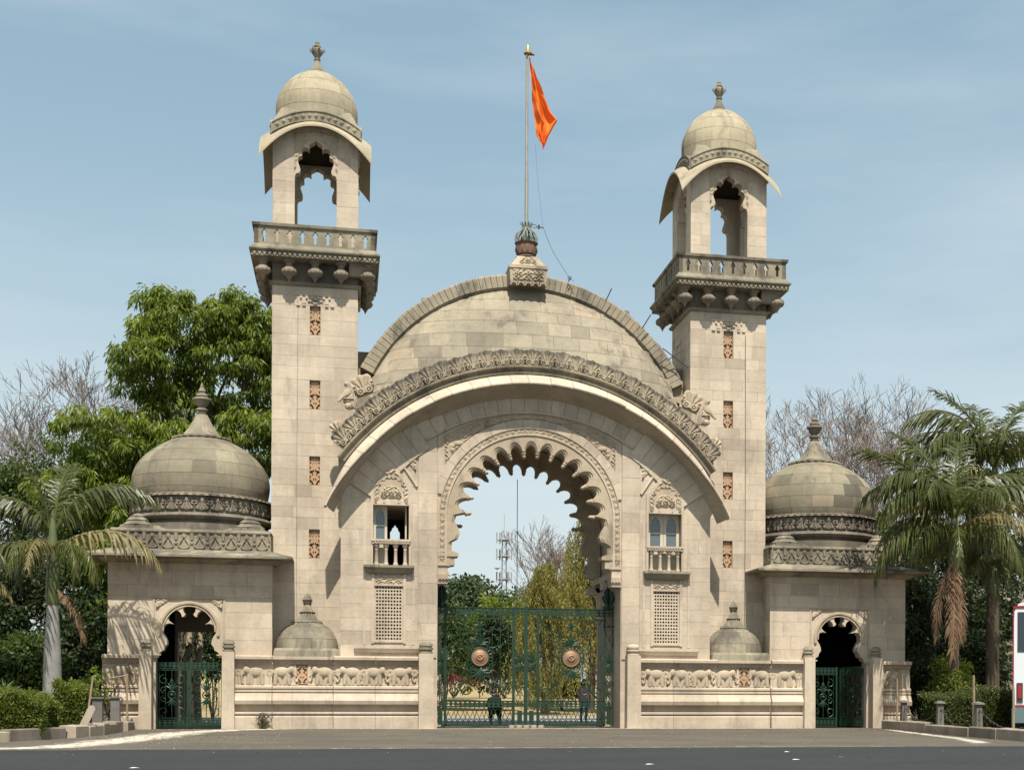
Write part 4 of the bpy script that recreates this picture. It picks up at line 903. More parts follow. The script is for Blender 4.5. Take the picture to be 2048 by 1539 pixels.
def lattice(x0, x1, z0, z1, pitch):
    mb = MB(); n = max(1, round((x1 - x0) / pitch)); p = (x1 - x0) / n; zc = (z0 + z1) / 2
    for k in range(n):
        a = x0 + k * p
        mb.tube([(a, 0, z1), (a + p * .5, 0, z0)], .014, 4); mb.tube([(a + p * .5, 0, z0), (a + p, 0, z1)], .014, 4)
        mb.tube([(a, 0, z0), (a + p * .2, 0, zc + .06), (a + p * .5, 0, z1), (a + p * .8, 0, zc + .06), (a + p, 0, z0)], .013, 4)
    return mb
for s in (-1, 1):
    bx = lambda a, b, z0, z1, d=.03: MB().box(s * a, s * b, -d, d, z0, z1)
    lf = obj('gate_leaf', bx(.42, 2.85, .06, .12, .035), G_, mg)
    for a in (.42, 2.80): obj('stile', bx(a, a + .06, .06, 4.25, .035), G_, lf)
    for z0, z1 in ((3.98, 4.25), (.72, .96)):
        r_ = pierced_rail(.45, 2.83, z0 + .02, z1 - .02, .165); r_ = r_ if s > 0 else r_.mirrored(); r_.tone = 0
        r_.box(s * .45, s * 2.83, -.035, .035, z0, z0 + .03); r_.box(s * .45, s * 2.83, -.035, .035, z1 - .03, z1); obj('pierced_rail', r_, G_, lf)
    obj('rail', bx(.45, 2.83, 3.84, 3.88), G_, lf); obj('rail', bx(.45, 2.83, 1.03, 1.06), G_, lf); obj('rail', bx(.45, 2.83, .3, .325), G_, lf)
    lt = lattice(.48, 2.8, .33, .72, .33); obj('lattice_panel', lt if s > 0 else lt.mirrored(), G_, lf)
    lt = lattice(.48, 2.8, .12, .3, .2); obj('lattice_panel', lt if s > 0 else lt.mirrored(), G_, lf)
    for k in range(8):
        x = .62 + k * .287; zt = 3.84; zb = 1.06 + (.35 if k in (2, 3, 4, 5) else .28)
        if k in (3, 4): continue
        m = MB().tube([(s * x, 0, zb), (s * x, 0, zt - (.3 if k in (2, 5) else .0))], .016, 6)
        for zz in (2.85, 2.1): m.lathe([(0, zz - .04), (.04, zz), (0, zz + .04)], s * x, 0, 8) if k in (1, 6) else None
        obj('bar', m, G_, lf)
    mcx = s * 1.63; mz = 2.48
    m = merge(ring(mcx, mz, .46, .014), ring(mcx, mz, .34, .02))
    for k in range(20):
        a = 2 * math.pi * k / 20; m.tube([(mcx + .35 * math.cos(a), 0, mz + .35 * math.sin(a)), (mcx + .45 * math.cos(a), 0, mz + .45 * math.sin(a))], [.03, .012], 5)
    obj('petal_ring', m, G_, lf)
    m = MB(); n = 40; m.lathe([(0, .075), (.1, .07), (.2, .055), (.26, .03), (.27, .045), (.3, .045), (.305, 0)], n=n); m.v = [(x + mcx, -z - .02, y + mz) for x, y, z in m.v]
    md = obj('medallion', m, M['copper'], lf, 50)
    m = relief(.34, .34, 30, 30, lambda x, z: max(1 - sm(0, .02, abs(math.hypot(x, (z - .17) * 1.2) - .11) - .016), (1 - sm(0, .02, abs(z - .17 + .05 * math.sin(x * 26)) - .018)) if abs(x) < .14 else 0, 1 - sm(0, .02, math.hypot(x, z - .17) - .035)), .035, .05).moved(mcx, -.085, mz - .17); obj('crest', m, M['copper'], md, 60)
    obj('leaf_fan', leaf_fan(mcx, mz + .42, 1, 9, .55), G_, lf); obj('leaf_fan', leaf_fan(mcx, mz - .42, -1, 9, .6), G_, lf)
    obj('leaf_fan', leaf_fan(mcx, 3.5, 1, 5, .3), G_, lf)
    m = SC(lf)
    for d in (-1, 1):
        m.tube(spiral(mcx + d * .42, mz + .52, .3, math.pi / 2, .9, -d), .018, 5); m.tube(spiral(mcx + d * .42, mz - .62, .28, -math.pi / 2, .9, d), .018, 5)
        m.tube(spiral(mcx + d * .45, 1.36, .28, math.pi / 2, 1.2, -d), .024, 5); m.tube(spiral(mcx + d * .95, 1.28, .21, -math.pi / 2, 1.2, -d), .022, 5)
        m.tube([(mcx + d * .45, 0, 1.64), (mcx + d * .62, 0, 1.52), (mcx + d * .75, 0, 1.25), (mcx + d * .95, 0, 1.07)], .026, 5)
        m.tube([(mcx + d * 1.1, 0, 3.84), (mcx + d * .95, 0, 3.55), (mcx + d * .75, 0, 3.42), (mcx + d * .5, 0, 3.5), (mcx + d * .3, 0, 3.4), (mcx, 0, 3.5)], .022, 5)
    m = MB().tube([(mcx, 0, 1.06), (mcx, 0, 1.5)], .02, 6); m.lathe([(0, 1.2), (.08, 1.28), (0, 1.36)], mcx, 0, 10); m.tube([(mcx, 0, 3.2), (mcx, 0, 3.84)], .02, 6); obj('bar', m, G_, lf)
    for (a, b) in ((.0, .42), (2.86, 3.17)):     # narrow lattice panels
        m = MB(); m.box(s * a, s * (a + .03), -.03, .03, .06, 4.25); m.box(s * (b - .03), s * b, -.03, .03, .06, 4.25); np_ = obj('narrow_panel', m, G_, mg)
        r_ = pierced_rail(a, b, 4.0, 4.23, .13); obj('pierced_rail', merge(r_ if s > 0 else r_.mirrored(), MB().box(s * a, s * b, -.035, .035, 4.23, 4.26)), G_, np_)
        r_ = pierced_rail(a, b, .74, .94, .13); obj('pierced_rail', r_ if s > 0 else r_.mirrored(), G_, np_)
        for k in range(6):
            z0 = 1.05 + k * .47; lt = MB(); lt.tube([(a + .03, 0, z0), (b - .03, 0, z0 + .47)], .012, 4); lt.tube([(b - .03, 0, z0), (a + .03, 0, z0 + .47)], .012, 4); obj('cross_brace', lt if s > 0 else lt.mirrored(), G_, np_)
        c = s * (a + b) / 2; obj('ring', ring(c, 1.22, .09, .012, 16), G_, np_); obj('leaf_fan', merge(leaf_fan(c, 2.3, 1, 5, .4), leaf_fan(c, 2.3, -1, 5, .4)), G_, np_); obj('foot_block', MB().box(c - .08, c + .08, -.04, .04, .1, .6), G_, np_)
    fp_ = MB(); fp_.lathe([(.12, 4.25), (.18, 4.32), (.1, 4.4), (.14, 4.5), (.2, 4.66), (.12, 4.8), (.15, 4.86), (.05, 4.98), (0, 5.1)], s * 2.98, 0, 14, rib=.25, ribn=7); obj('leaf_finial', fp_, G_, mg, 60)
    for zz in (1.6, 3.6): obj('hinge', MB().box(s * 2.8, s * 3.2, -.05, .05, zz, zz + .05), G_, mg)
obj('centre_post', MB().box(-.06, .06, -.06, .06, 0, 4.3), G_, mg)
def side_gate(x, label, open_right):
    t = thing('side_gate', label, 'gate', (x, -.62, 0)); w = 1.07
    for s in (-1, 1):
        def L_(mb):
            return mb
        hinge = s * w
        e = bpy.data.objects.new('gate_leaf', None)
        m = MB(); sx = -s
        m.box(0, sx * .05, -.025, .025, .05, 2.2); m.box(sx * 1.0, sx * 1.06, -.025, .025, .05, 2.22)
        rot = (0, 0, R(-50 if s > 0 and open_right else 0))
        lf = link('gate_leaf', m.mesh('gate_leaf', G_), t, (hinge, 0, 0), rot)
        a, b = (0, 1.04)
        for z0, z1 in ((1.98, 2.2), (.1, .3)):
            r_ = pierced_rail(a, b, z0, z1, .15); r_ = r_ if sx > 0 else r_.mirrored(); obj('pierced_rail', r_, G_, lf)
        for z in (1.93, .34, .05): obj('rail', MB().box(0, sx * 1.05, -.02, .02, z, z + .03), G_, lf)
        for k in range(5):
            if k == 2: continue
            obj('bar', MB().tube([(sx * (.12 + .2 * k), 0, .36), (sx * (.12 + .2 * k), 0, 1.93)], .011, 5), G_, lf)
        c = sx * .52; m = SC(lf)
        for d in (-1, 1):
            for zz, rr, dd in ((1.62, .17, 1), (1.3, .12, -1), (.98, .12, 1), (.58, .18, -1)): m.tube(spiral(c + d * .25, zz, rr, math.pi / 2 * dd, 1.1, -d * dd), .018, 5)
        m = merge(leaf_fan(c, 1.25, 1, 5, .32), leaf_fan(c, 1.0, -1, 5, .3), leaf_fan(c, 1.65, -1, 3, .2), ring(c, 1.12, .12, .02, 20)); m.lathe([(0, 1.04), (.09, 1.12), (0, 1.2)], c, 0, 10); m.tube([(c, 0, .34), (c, 0, 1.93)], .015, 5); obj('leaf_ornament', m, G_, lf)
    return t
side_gate(-11.35, 'green wrought iron side gate with closed leaves in the left lodge doorway', False)
side_gate(11.35, 'green wrought iron side gate with one leaf ajar in the shaded right lodge doorway', True)

# ================================================================ flagpole, flag, wires
fp = thing('flagpole', 'tall steel flagpole rising from a green bronze vase on the dome crown', 'flagpole', (0, .65, 16.74))
m = MB(); m.lathe([(.36, 0), (.4, .03), (.34, .06), (.3, .1), (.36, .16), (.36, .5), (.40, .53), (.42, .56), (.36, .58)], n=32); obj('carved_pot', m, M['redstone'], fp, 40)
m = MB()
for k in range(12):
    a = 2 * math.pi * k / 12; m.add([((.365 + .01) * math.cos(a + q) , .375 * math.sin(a + q), z) for q, z in ((-.13, .2), (.13, .2), (.1, .42), (0, .48), (-.1, .42))] + [(.41 * math.cos(a), .41 * math.sin(a), .3)], [(0, 1, 5), (1, 2, 5), (2, 3, 5), (3, 4, 5), (4, 0, 5)])
obj('pot_leaf', m, M['redstone'], fp, 60)
m = MB(); m.lathe([(.1, .56), (.14, .8), (.08, 1.0), (.1, 1.2), (.06, 1.35)], n=12)
for k in range(10):
    a = 2 * math.pi * k / 10; m.tube([(r_ * math.cos(a), r_ * math.sin(a), z) for r_, z in ((.34, .56), (.4, .7), (.36, .88), (.2, 1.02), (.12, 1.12), (.18, 1.25), (.24, 1.3))], [.035, .03, .035, .03, .03, .03, .015], 5)
    a += .3; m.tube([(r_ * math.cos(a), r_ * math.sin(a), z) for r_, z in ((.2, .58), (.3, .72), (.22, .9), (.1, 1.0))], .03, 5)
obj('bronze_vase', m, M['bronze'], fp, 50)
m = MB(); m.tube([(0, 0, 1.2), (0, 0, 3.0), (0, 0, 3.05)], .065, 12); m.tube([(0, 0, 3.0), (0, 0, 7.35)], [.055, .042], 12); obj('shaft', m, M['pole'], fp, 60)
m = MB(); m.lathe([(0, 7.33), (.16, 7.36), (.16, 7.39), (.06, 7.42), (.055, 7.5), (.03, 7.62), (0, 7.72)], .03, 0, 14); obj('gilt_tip', m, M['gold'], fp, 50)
obj('cap_plate', MB().box(-.08, .26, -.05, .05, 7.33, 7.36), M['redstone'], fp)
m = MB(); m.tube([(.1, 0, 1.28), (.35, 0, 1.25), (.36, 0, 1.15), (.1, 0, 1.17)], .013, 4, closed=True); m.tube([(.35, 0, 1.2), (.62, 0, 1.18)], .022, 5); m.box(.42, .48, -.05, .05, 1.13, 1.26); obj('winch_arm', m, M['iron'], fp)
outl = [(0, .07, .10), (.06, .09, .14), (.14, .11, .27), (.24, .14, .36), (.35, .18, .50), (.45, .20, .62), (.55, .24, .78), (.63, .26, .93), (.70, .29, 1.08), (.735, .30, 1.0), (.79, .31, .90), (.86, .35, .78), (.93, .43, .70), (1.0, .585, .61)]
def fl(t):
    for p, q in zip(outl, outl[1:]):
        if t <= q[0]: f = (t - p[0]) / (q[0] - p[0]); return p[1] + (q[1] - p[1]) * f, p[2] + (q[2] - p[2]) * f
    return outl[-1][1:]
def flp(u, v):
    l, r = fl(v); x = l + (r - l) * u; w = (r - l)
    y = .13 * math.sin(u * 9.5 + v * 3.5) * min(1, v * 2.5) + .07 * math.sin(u * 19 - v * 9) * v + .05 * math.sin(v * 17 + u * 5) + .04 * math.sin(v * 31 - u * 11) * v
    zdip = .05 * math.sin(u * 7 + v * 9) * v
    return (x, y - .05, 7.22 - 3.2 * v - zdip * (1 - v) * 1.0 + (.0))
fg = obj('flag', MB().grid(flp, 36, 70), M['flag'], None, 80, label='orange triangular flag hanging limp from the top of the pole', category='flag'); fg.location = (0, .65, 16.74)
m = MB(); m.tube([(.3, .6, 20.9), (.42, .6, 19.3), (.6, .65, 17.94)], .006, 4)
m2 = MB(); m2.tube([(.6, .65, 17.94), (.85, .62, 17.3), (1.0, .6, 17.0), (1.52, .5, 16.16)], .012, 4); m2.tube([(1.52, .5, 16.16), (1.7, .4, 15.98)], .012, 4)
rp = thing('halyard', 'thin rope running from the flag down to a hook on the dome rib', 'rope', (0, 0, 0)); obj('rope', m, M['wire'], rp); obj('rope', m2, M['wire'], rp); obj('hook', ring(0, 0, .06, .012, 12).moved(1.54, .45, 16.12), M['iron'], rp)
for p, q in (((2.85, .4, 15.35), (3.05, .3, 15.8)), ((4.2, .4, 14.45), (4.5, .3, 14.95)), ((5.15, .4, 13.35), (5.7, .3, 13.75)), ((4.95, .3, 13.75), (6.1, .4, 13.0)), ((1.5, .45, 15.98), (1.56, .42, 16.12))):
    obj('iron_spike', MB().tube([p, q], .02, 5), M['iron'], va)
rp = thing('hanging_cord', 'dark cord hanging straight down from the rear cusps of the main arch', 'cord', (0, 0, 0)); obj('cord', MB().tube([(-.02, 2.85, 9.2), (-.02, 2.85, 4.0)], .014, 5), M['wire'], rp)
# ================================================================ GROUND
def strip(name, pts, z, mat, **kw):
    m = MB(); n = len(pts); m.add([(x, y, z) for x, y in pts], [tuple(range(n))]); return obj(name, m, mat, None, kind='structure', **kw)
def groundm(name, a, b, sc=1.0, speck=.3, rough=.95, fleck=None, bs=.5, ftl=.68):
    mt, N, L, B = nodes(name)
    col = mixn(N, L, ramp(N, L, noise(N, L, .35 * sc, 6, .6), .35, .65), a, b)
    col2 = mixn(N, L, ramp(N, L, noise(N, L, 26 * sc, 3, .7), .45, .75), col, tuple(min(1, c * (1 + speck) + .02 * speck) for c in a))
    vm = N.new('ShaderNodeVectorMath'); vm.operation = 'SCALE'; L.new(col2, vm.inputs[0]); L.new(math_(N, L, 'MULTIPLY_ADD', noise(N, L, 3 * sc, 7, .7), .5, .75), vm.inputs['Scale'])
    out = vm.outputs[0]
    trk = math_(N, L, 'MULTIPLY_ADD', noise(N, L, 1.0, 6, .65, sc=(.12, 1.6, 1)), .7, .65); v3 = N.new('ShaderNodeVectorMath'); v3.operation = 'SCALE'; L.new(out, v3.inputs[0]); L.new(trk, v3.inputs['Scale']); out = v3.outputs[0]
    stn = ramp(N, L, noise(N, L, .8, 7, .7, sc=(1, .5, 1)), .58, .72); out = mixn(N, L, math_(N, L, 'MULTIPLY', stn, .35), out, tuple(c * .45 for c in a))
    if fleck: out = mixn(N, L, ramp(N, L, noise(N, L, 7, 3, .55), ftl, ftl + .03), out, fleck)
    L.new(out, B.inputs['Base Color']); B.inputs['Roughness'].default_value = rough; B.inputs['Specular IOR Level'].default_value = .25
    bump(N, L, B, noise(N, L, 45, 4, .7), bs, .01); return mt
M['asphalt'] = groundm('old_asphalt', (.098, .084, .064), (.074, .064, .050), 1, .5, fleck=None)
M['road'] = groundm('fresh_asphalt', (.026, .029, .0285), (.021, .024, .024), 1, .5)
M['dust'] = groundm('pale_dust', (.52, .47, .39), (.42, .36, .28), 1.5, .2)
M['earth'] = groundm('dry_earth', (.20, .145, .09), (.15, .105, .065), 1.5, .4)
M['drygrass'] = groundm('dry_lawn', (.30, .22, .11), (.22, .17, .08), 1, .4)
strip('ground', [(-900, -60), (900, -60), (900, 1500), (-900, 1500)], -.03, M['earth'])
strip('forecourt', [(-60, -18.9), (60, -18.9), (60, -17), (11.3, -16.5), (11.6, -11), (12.0, -7), (12.75, -1.2), (12.75, -.5), (3.3, -.5), (3.25, 4.2), (-3.25, 4.2), (-3.3, -.5), (-12.9, -.5), (-13.0, -5), (-13.1, -8), (-13.5, -10.2), (-14.4, -12.6), (-60, -17)], -.004, M['asphalt'])
rd = [(-200, -60), (200, -60), (200, -21)]
for k in range(61): x = 60 - k * 2; rd.append((x, -18.0 - .012 * (x + 3) + .04 * math.sin(x * 1.7) + .03 * math.sin(x * 4.1)))
rd.append((-200, -14)); strip('road', rd, .012, M['road'])
# dust drifts: irregular sheets with ragged borders
dm, N, L, B = nodes('dust_drift'); B.inputs['Base Color'].default_value = (.58, .53, .44, 1); B.inputs['Roughness'].default_value = 1
at = N.new('ShaderNodeAttribute'); at.attribute_name = 'fade'
al = ramp(N, L, math_(N, L, 'ADD', at.outputs['Fac'], math_(N, L, 'MULTIPLY_ADD', noise(N, L, 1.6, 8, .72, sc=(1.6, .5, 1)), 1.3, -.75)), .28, .85)
col = mixn(N, L, ramp(N, L, noise(N, L, 5, 6, .7), .35, .7), (.62, .57, .48), (.36, .30, .225)); L.new(col, B.inputs['Base Color']); L.new(al, B.inputs['Alpha'])
def drift(path, w, z, nm='dust_drift', peak=1.0):
    vs_ = []; fd = []; K = len(path)
    for i, (x, y) in enumerate(path):
        d = Vector((path[min(i + 1, K - 1)][0] - path[max(i - 1, 0)][0], path[min(i + 1, K - 1)][1] - path[max(i - 1, 0)][1])).normalized(); n_ = Vector((-d.y, d.x)); ww = w[i]
        for j in range(9): q = j / 4 - 1; vs_.append((x + n_.x * q * ww, y + n_.y * q * ww, z)); fd.append(max(0, 1 - q * q) * peak * (1 if 0 < i < K - 1 else 0))
    fs = [(i * 9 + j, i * 9 + j + 1, i * 9 + j + 10, i * 9 + j + 9) for i in range(K - 1) for j in range(8)]
    me = bpy.data.meshes.new(nm); me.from_pydata(vs_, [], fs); a = me.attributes.new('fade', 'FLOAT', 'POINT'); a.data.foreach_set('value', fd); me.materials.append(dm); link(nm, me, None, kind='stuff')
drift([(-20, -17.9), (-15, -17.4), (-12.6, -16.3), (-11.9, -13), (-11.4, -9), (-11, -5), (-9.8, -2.2), (-8.6, -1.5), (-7.0, -1.3)], [.9, .95, 1.1, 1.3, 1.3, 1.2, 1.2, .8, .5], .004, peak=.85)
drift([(-8, -1.4), (-4, -1.45), (0, -1.3), (4, -1.4), (9, -1.5), (12.8, -1.6)], [.3, .35, .5, .35, .35, .35], .006, peak=.85)
drift([(12.7, -1.6), (12.1, -4), (11.4, -8), (10.7, -12), (9.8, -15.5), (8.5, -17.5)], [.25, .35, .4, .45, .5, .5], .005, peak=.8)
drift([(-12, -17.75), (-6, -17.75), (0, -17.75), (6, -17.8), (12, -17.95)], [.3, .3, .25, .3, .35], .016, peak=.55)
# far terrain inside the grounds
def hz(x, y): return -.01 + 2.1 * sm(24, 85, y) + .4 * sm(60, 200, y)
strip('driveway', [(-14, 4.2), (14, 4.2), (16, 23), (-12, 23)], -.006, groundm('grey_drive', (.26, .25, .23), (.22, .21, .195), 1, .2))
obj('lawn', MB().grid(lambda u, v: (-90 + 200 * u, 19 + 220 * v * v, hz(0, 19 + 220 * v * v) + .25 * math.sin(u * 40) * sm(30, 90, 19 + 220 * v * v)), 50, 40), M['drygrass'], None, 60, kind='structure')
obj('hill', MB().grid(lambda u, v: (-30 + 34 * u, 90 + 40 * v, 1.5 + 9.0 * math.sin(math.pi * u) ** .8 * math.sin(math.pi * v * .5)), 24, 12), groundm('green_slope', (.10, .13, .04), (.08, .10, .035), 1, .3), None, 60, kind='structure')
# kerbs
def kerb(name, label, pts, h, wdt, lens, grp):
    t = thing(name, label, 'kerb', (pts[0][0], pts[0][1], 0), group=grp); o = Vector(t.location)
    P_ = [Vector((x, y, 0)) for x, y in pts]; seg = []
    for a, b in zip(P_, P_[1:]):
        L_ = (b - a).length; n = max(1, round(L_ / lens))
        for k in range(n): seg.append((a.lerp(b, k / n), a.lerp(b, (k + 1) / n)))
    for a, b in seg:
        d = (b - a).normalized(); nn = Vector((-d.y, d.x, 0)); j = lambda s_: random.uniform(-s_, s_); hh = h + j(.03)
        if nn.x * (1 if pts[0][0] > 0 else -1) < 0: nn = -nn
        a2, b2 = a + d * .01 + nn * j(.03), b - d * .01 + nn * j(.03); m = MB(); m.tone = rt()
        c = [a2 - o, b2 - o, b2 + nn * wdt - o, a2 + nn * wdt - o]
        top_ = [c[0] + nn * .03 + d * .02, c[1] + nn * .03 - d * .02, c[2] - nn * .02, c[3] - nn * .02]
        m.add([tuple(p + Vector((0, 0, -.1))) for p in c] + [tuple(p + Vector((0, 0, hh - .03 + j(.01)))) for p in c] + [tuple(p + Vector((0, 0, hh + j(.012)))) for p in top_],
              [(0, 1, 5, 4), (1, 2, 6, 5), (2, 3, 7, 6), (3, 0, 4, 7), (4, 5, 9, 8), (5, 6, 10, 9), (6, 7, 11, 10), (7, 4, 8, 11), (8, 9, 10, 11)])
        obj('kerb_stone', m, M['kerbstone'], t)
    return t
kerb('raised_kerb', 'broken stone kerb along the left hedge bed', [(-13.0, -1.2), (-12.92, -3.0)], .26, .35, .9, 'stone kerbs')
kerb('raised_kerb', 'tumbled rough kerb blocks beside the left hedge', [(-12.9, -4.2), (-12.95, -7.4), (-13.3, -9.6)], .32, .45, 1.15, 'stone kerbs')
kerb('raised_kerb', 'smooth grey kerb curving in front of the left hedge', [(-13.4, -10.2), (-14.3, -12.3), (-16.5, -14.2), (-22, -16)], .27, .3, 1.8, 'stone kerbs')
kerb('raised_kerb', 'long low concrete kerb with a lit end below the chained bollards', [(12.72, -1.5), (12.0, -7), (11.6, -11), (11.35, -15), (11.5, -17), (14, -17.6)], .3, .3, 2.6, 'stone kerbs')
strip('planting_bed', [(-13.2, -.9), (-13.2, -7.6), (-13.6, -10.3), (-14.6, -12.3), (-16.7, -13.9), (-40, -15.5), (-40, 8), (-14.0, 8), (-14, -.9)], .17, M['earth'])
strip('planting_bed', [(13.0, -1.5), (12.25, -7), (11.85, -11), (11.6, -14.9), (11.75, -16.8), (40, -17), (40, 8), (14.1, 8), (14.1, -.9), (13.4, -.9)], .17, M['earth'])
# bollards with chain
def bollard(x, y, label):
    t = thing('bollard', label, 'bollard', (x, y, .17), random.uniform(-.2, .2), 'bollards beside the right hedge')
    obj('post', MB().frustum((-.11, .11, -.11, .11), (-.085, .085, -.085, .085), 0, .78), M['granite'], t); obj('cap', MB().frustum((-.15, .15, -.15, .15), (-.13, .13, -.13, .13), .78, .83).frustum((-.13, .13, -.13, .13), (-.02, .02, -.02, .02), .83, .87), M['granite'], t)
bollard(12.86, -3.2, 'stone bollard nearest the lodge wall, half in shadow'); bollard(12.3, -7.45, 'stone bollard with chains on both sides, middle of the row'); bollard(11.95, -10.9, 'stone bollard nearest the bus with a chain hanging from it')
def chain(a, b, sag, label):
    t = thing('chain', label, 'chain', a, group='chains between the bollards'); m = MB(); a, b = Vector(a), Vector(b); n = 26
    pts = [(b - a) * (k / n) + Vector((0, 0, -sag * 4 * (k / n) * (1 - k / n))) for k in range(n + 1)]
    for k in range(n):
        p, q = pts[k], pts[k + 1]; d = (q - p); u_ = d.normalized(); w_ = u_.cross(Vector((0, 0, 1))).normalized() if k % 2 else Vector((0, 0, 1)); c = (p + q) / 2
        m.tube([c + u_ * d.length * .62 * math.cos(2 * math.pi * i / 8) + w_ * .028 * math.sin(2 * math.pi * i / 8) for i in range(8)], .011, 4, closed=True)
    obj('links', m, M['iron'], t)
chain((12.86, -3.2, .85), (12.3, -7.45, .85), .5, 'rusty chain sagging between the first and middle bollards'); chain((12.3, -7.45, .88), (12.0, -10.9, .88), .6, 'rusty chain sagging between the middle bollard and the next'); chain((11.95, -10.9, .85), (11.75, -14.3, .4), .3, 'rusty chain dropping from the last bollard to the bed')
for x, y, z1, lb in ((12.98, -2.3, 1.8, 'thin wooden stake standing against the right plinth'), (12.05, -10.4, 1.82, 'thin wooden stake rising from the hedge between two bollards'), (11.85, -13.3, 1.45, 'thin wooden stake beside the bus')):
    tag_ = obj('wooden_stake', MB().tube([(0, 0, 0), (.02, .01, (z1 - .15) * .5), (0, 0, z1 - .15)], [.045, .04, .035], 6), M['wood'], None, label=lb, category='stake', group='stakes in the right bed'); tag_.location = (x, y, .15)
for x, y, lb in ((-13.3, -6.2, 'short dark stone post with a flat cap by the leaning slab'), (-13.35, -2.7, 'short dark stone post with a flat cap near the lodge')):
    t = thing('stone_post', lb, 'post', (x, y, .17), .1, 'short posts in the left bed'); obj('post', MB().frustum((-.14, .14, -.14, .14), (-.13, .13, -.13, .13), 0, .85), M['granite'], t); obj('cap', MB().box(-.18, .18, -.18, .18, .85, .9), M['granite'], t)
t = obj('leaning_slab', MB().frustum((-.1, .1, -.05, .05), (-.095, .095, -.05, .05), 0, .62).frustum((-.095, .095, -.05, .05), (-.04, .04, -.05, .05), .62, .68), M['kerbstone'], None, label='pale stone slab leaning over beside the left kerb', category='slab'); t.location = (-13.35, -8.3, .22); t.rotation_euler = (R(-6), R(24), .1)
t = obj('leaning_stick', MB().tube([(0, 0, 0), (.05, 0, .7), (.14, .05, 1.5)], [.03, .03, .025], 6), M['wood'], None, label='pale stick leaning upright behind the leaning pale slab', category='stick'); t.location = (-13.32, -7.7, .17)
t = thing('stick_frame', 'thin stick frame standing in front of the left plinth', 'frame', (-13.2, -2.0, .15)); obj('post', MB().tube([(.1, 0, 0), (.1, 0, 1.65)], .035, 6), M['wood'], t); obj('crossbar', MB().tube([(-.4, 0, 1.5), (.12, 0, 1.6)], .025, 5), M['wood'], t)
# litter on the road
litm = plain('paper_litter', (.6, .57, .5), .9, 0, .1, 4, .1)
for k, (x, y, lb) in enumerate(((-1.1, -25.2, 'pale crushed paper scrap on the dark road below the gate'), (2.0, -23.9, 'yellowish dry leaf lying on the road at the right'), (-9.6, -25.2, 'small white scrap on the road near the left corner'), (2.9, -20.6, 'tiny white chip near the road edge at the right'))):
    m = MB(); m.add([(-.07, -.03, .0), (.06, -.05, .01), (.09, .03, .0), (-.02, .05, .03), (0, 0, .035)], [(0, 1, 4), (1, 2, 4), (2, 3, 4), (3, 0, 4)]); o = obj('paper_scrap', m, litm, None, label=lb, category='litter', group='scraps on the road'); o.location = (x, y, .016); o.scale = (random.uniform(.8, 1.3), .8, .35)
m = MB()
for k in range(1000):
    if random.random() < .5: x, y = random.uniform(-13, 12.4), -1.25 - abs(random.gauss(0, .5))
    elif random.random() < .5: x, y = random.uniform(-13, -8), random.uniform(-17.5, -1.5)
    else: x, y = random.uniform(-13, 11), random.uniform(-17.6, -1.5)
    if y < -1.15 and not (abs(x) > 12.4 and y > -10 and x > 0): r = random.uniform(.006, .017); m.add([(x - r, y, 0), (x, y - r, 0), (x + r, y, 0), (x, y + r, 0), (x, y, r)], [(0, 1, 4), (1, 2, 4), (2, 3, 4), (3, 0, 4)], rt())
obj('gravel', m, M['kerbstone'], None, kind='stuff')


# ================================================================ foliage
def leafmat(name, dark, bright, tr=.35, spec=.3, rough=.5):
    mt, N, L, B = nodes(name); at = N.new('ShaderNodeAttribute'); at.attribute_name = 'tone'
    col = mixn(N, L, at.outputs['Fac'], dark, bright); L.new(col, B.inputs['Base Color']); B.inputs['Roughness'].default_value = rough; B.inputs['Specular IOR Level'].default_value = spec
    t = N.new('ShaderNodeBsdfTranslucent'); L.new(mixn(N, L, .5, col, tuple(min(1, c * 1.8) for c in bright)), t.inputs[0]); s = N.new('ShaderNodeMixShader'); s.inputs[0].default_value = tr
    L.new(B.outputs[0], s.inputs[1]); L.new(t.outputs[0], s.inputs[2]); L.new(s.outputs[0], N['Material Output'].inputs[0]); return mt
M['leaf_bright'] = leafmat('bright_drooping_leaf', (.028, .06, .008), (.19, .235, .025), .4)
M['leaf_mid'] = leafmat('mid_green_leaf', (.02, .045, .010), (.075, .105, .02))
M['leaf_dark'] = leafmat('dark_green_leaf', (.010, .021, .006), (.034, .052, .013), .2)
M['leaf_yellow'] = leafmat('yellow_green_leaf', (.11, .11, .025), (.32, .28, .07), .4)
M['leaf_hedge'] = leafmat('hedge_leaf', (.05, .075, .012), (.14, .17, .022), .3)
M['leaf_olive'] = leafmat('olive_hedge_leaf', (.04, .05, .014), (.10, .12, .03), .3)
M['leaf_far'] = leafmat('far_green_leaf', (.05, .075, .035), (.08, .11, .05), .2)
M['palm_leaf'] = leafmat('palm_leaf', (.018, .030, .007), (.14, .15, .04), .3, .4, .42)
M['palm_dry'] = leafmat('dry_palm_leaf', (.10, .06, .038), (.25, .155, .09), .25, .2, .7)
M['palm_tan'] = leafmat('yellowing_palm_leaf', (.06, .07, .02), (.28, .23, .10), .3, .3, .5)
M['pinkflower'] = leafmat('pink_flower', (.20, .06, .06), (.34, .13, .12), .4); M['whiteflower'] = leafmat('white_flower', (.25, .28, .22), (.75, .74, .68), .3)
M['bark'] = plain('brown_bark', (.10, .08, .06), .95, 0, .4, 5, .1, .6); M['palebark'] = plain('pale_bark', (.33, .28, .20), .9, 0, .3, 5, .1, .4); M['greybark'] = plain('bare_twig', (.19, .15, .125), .9, 0, .25, 5, .1, 0)
RNG = np.random.default_rng(11)
m = MB()
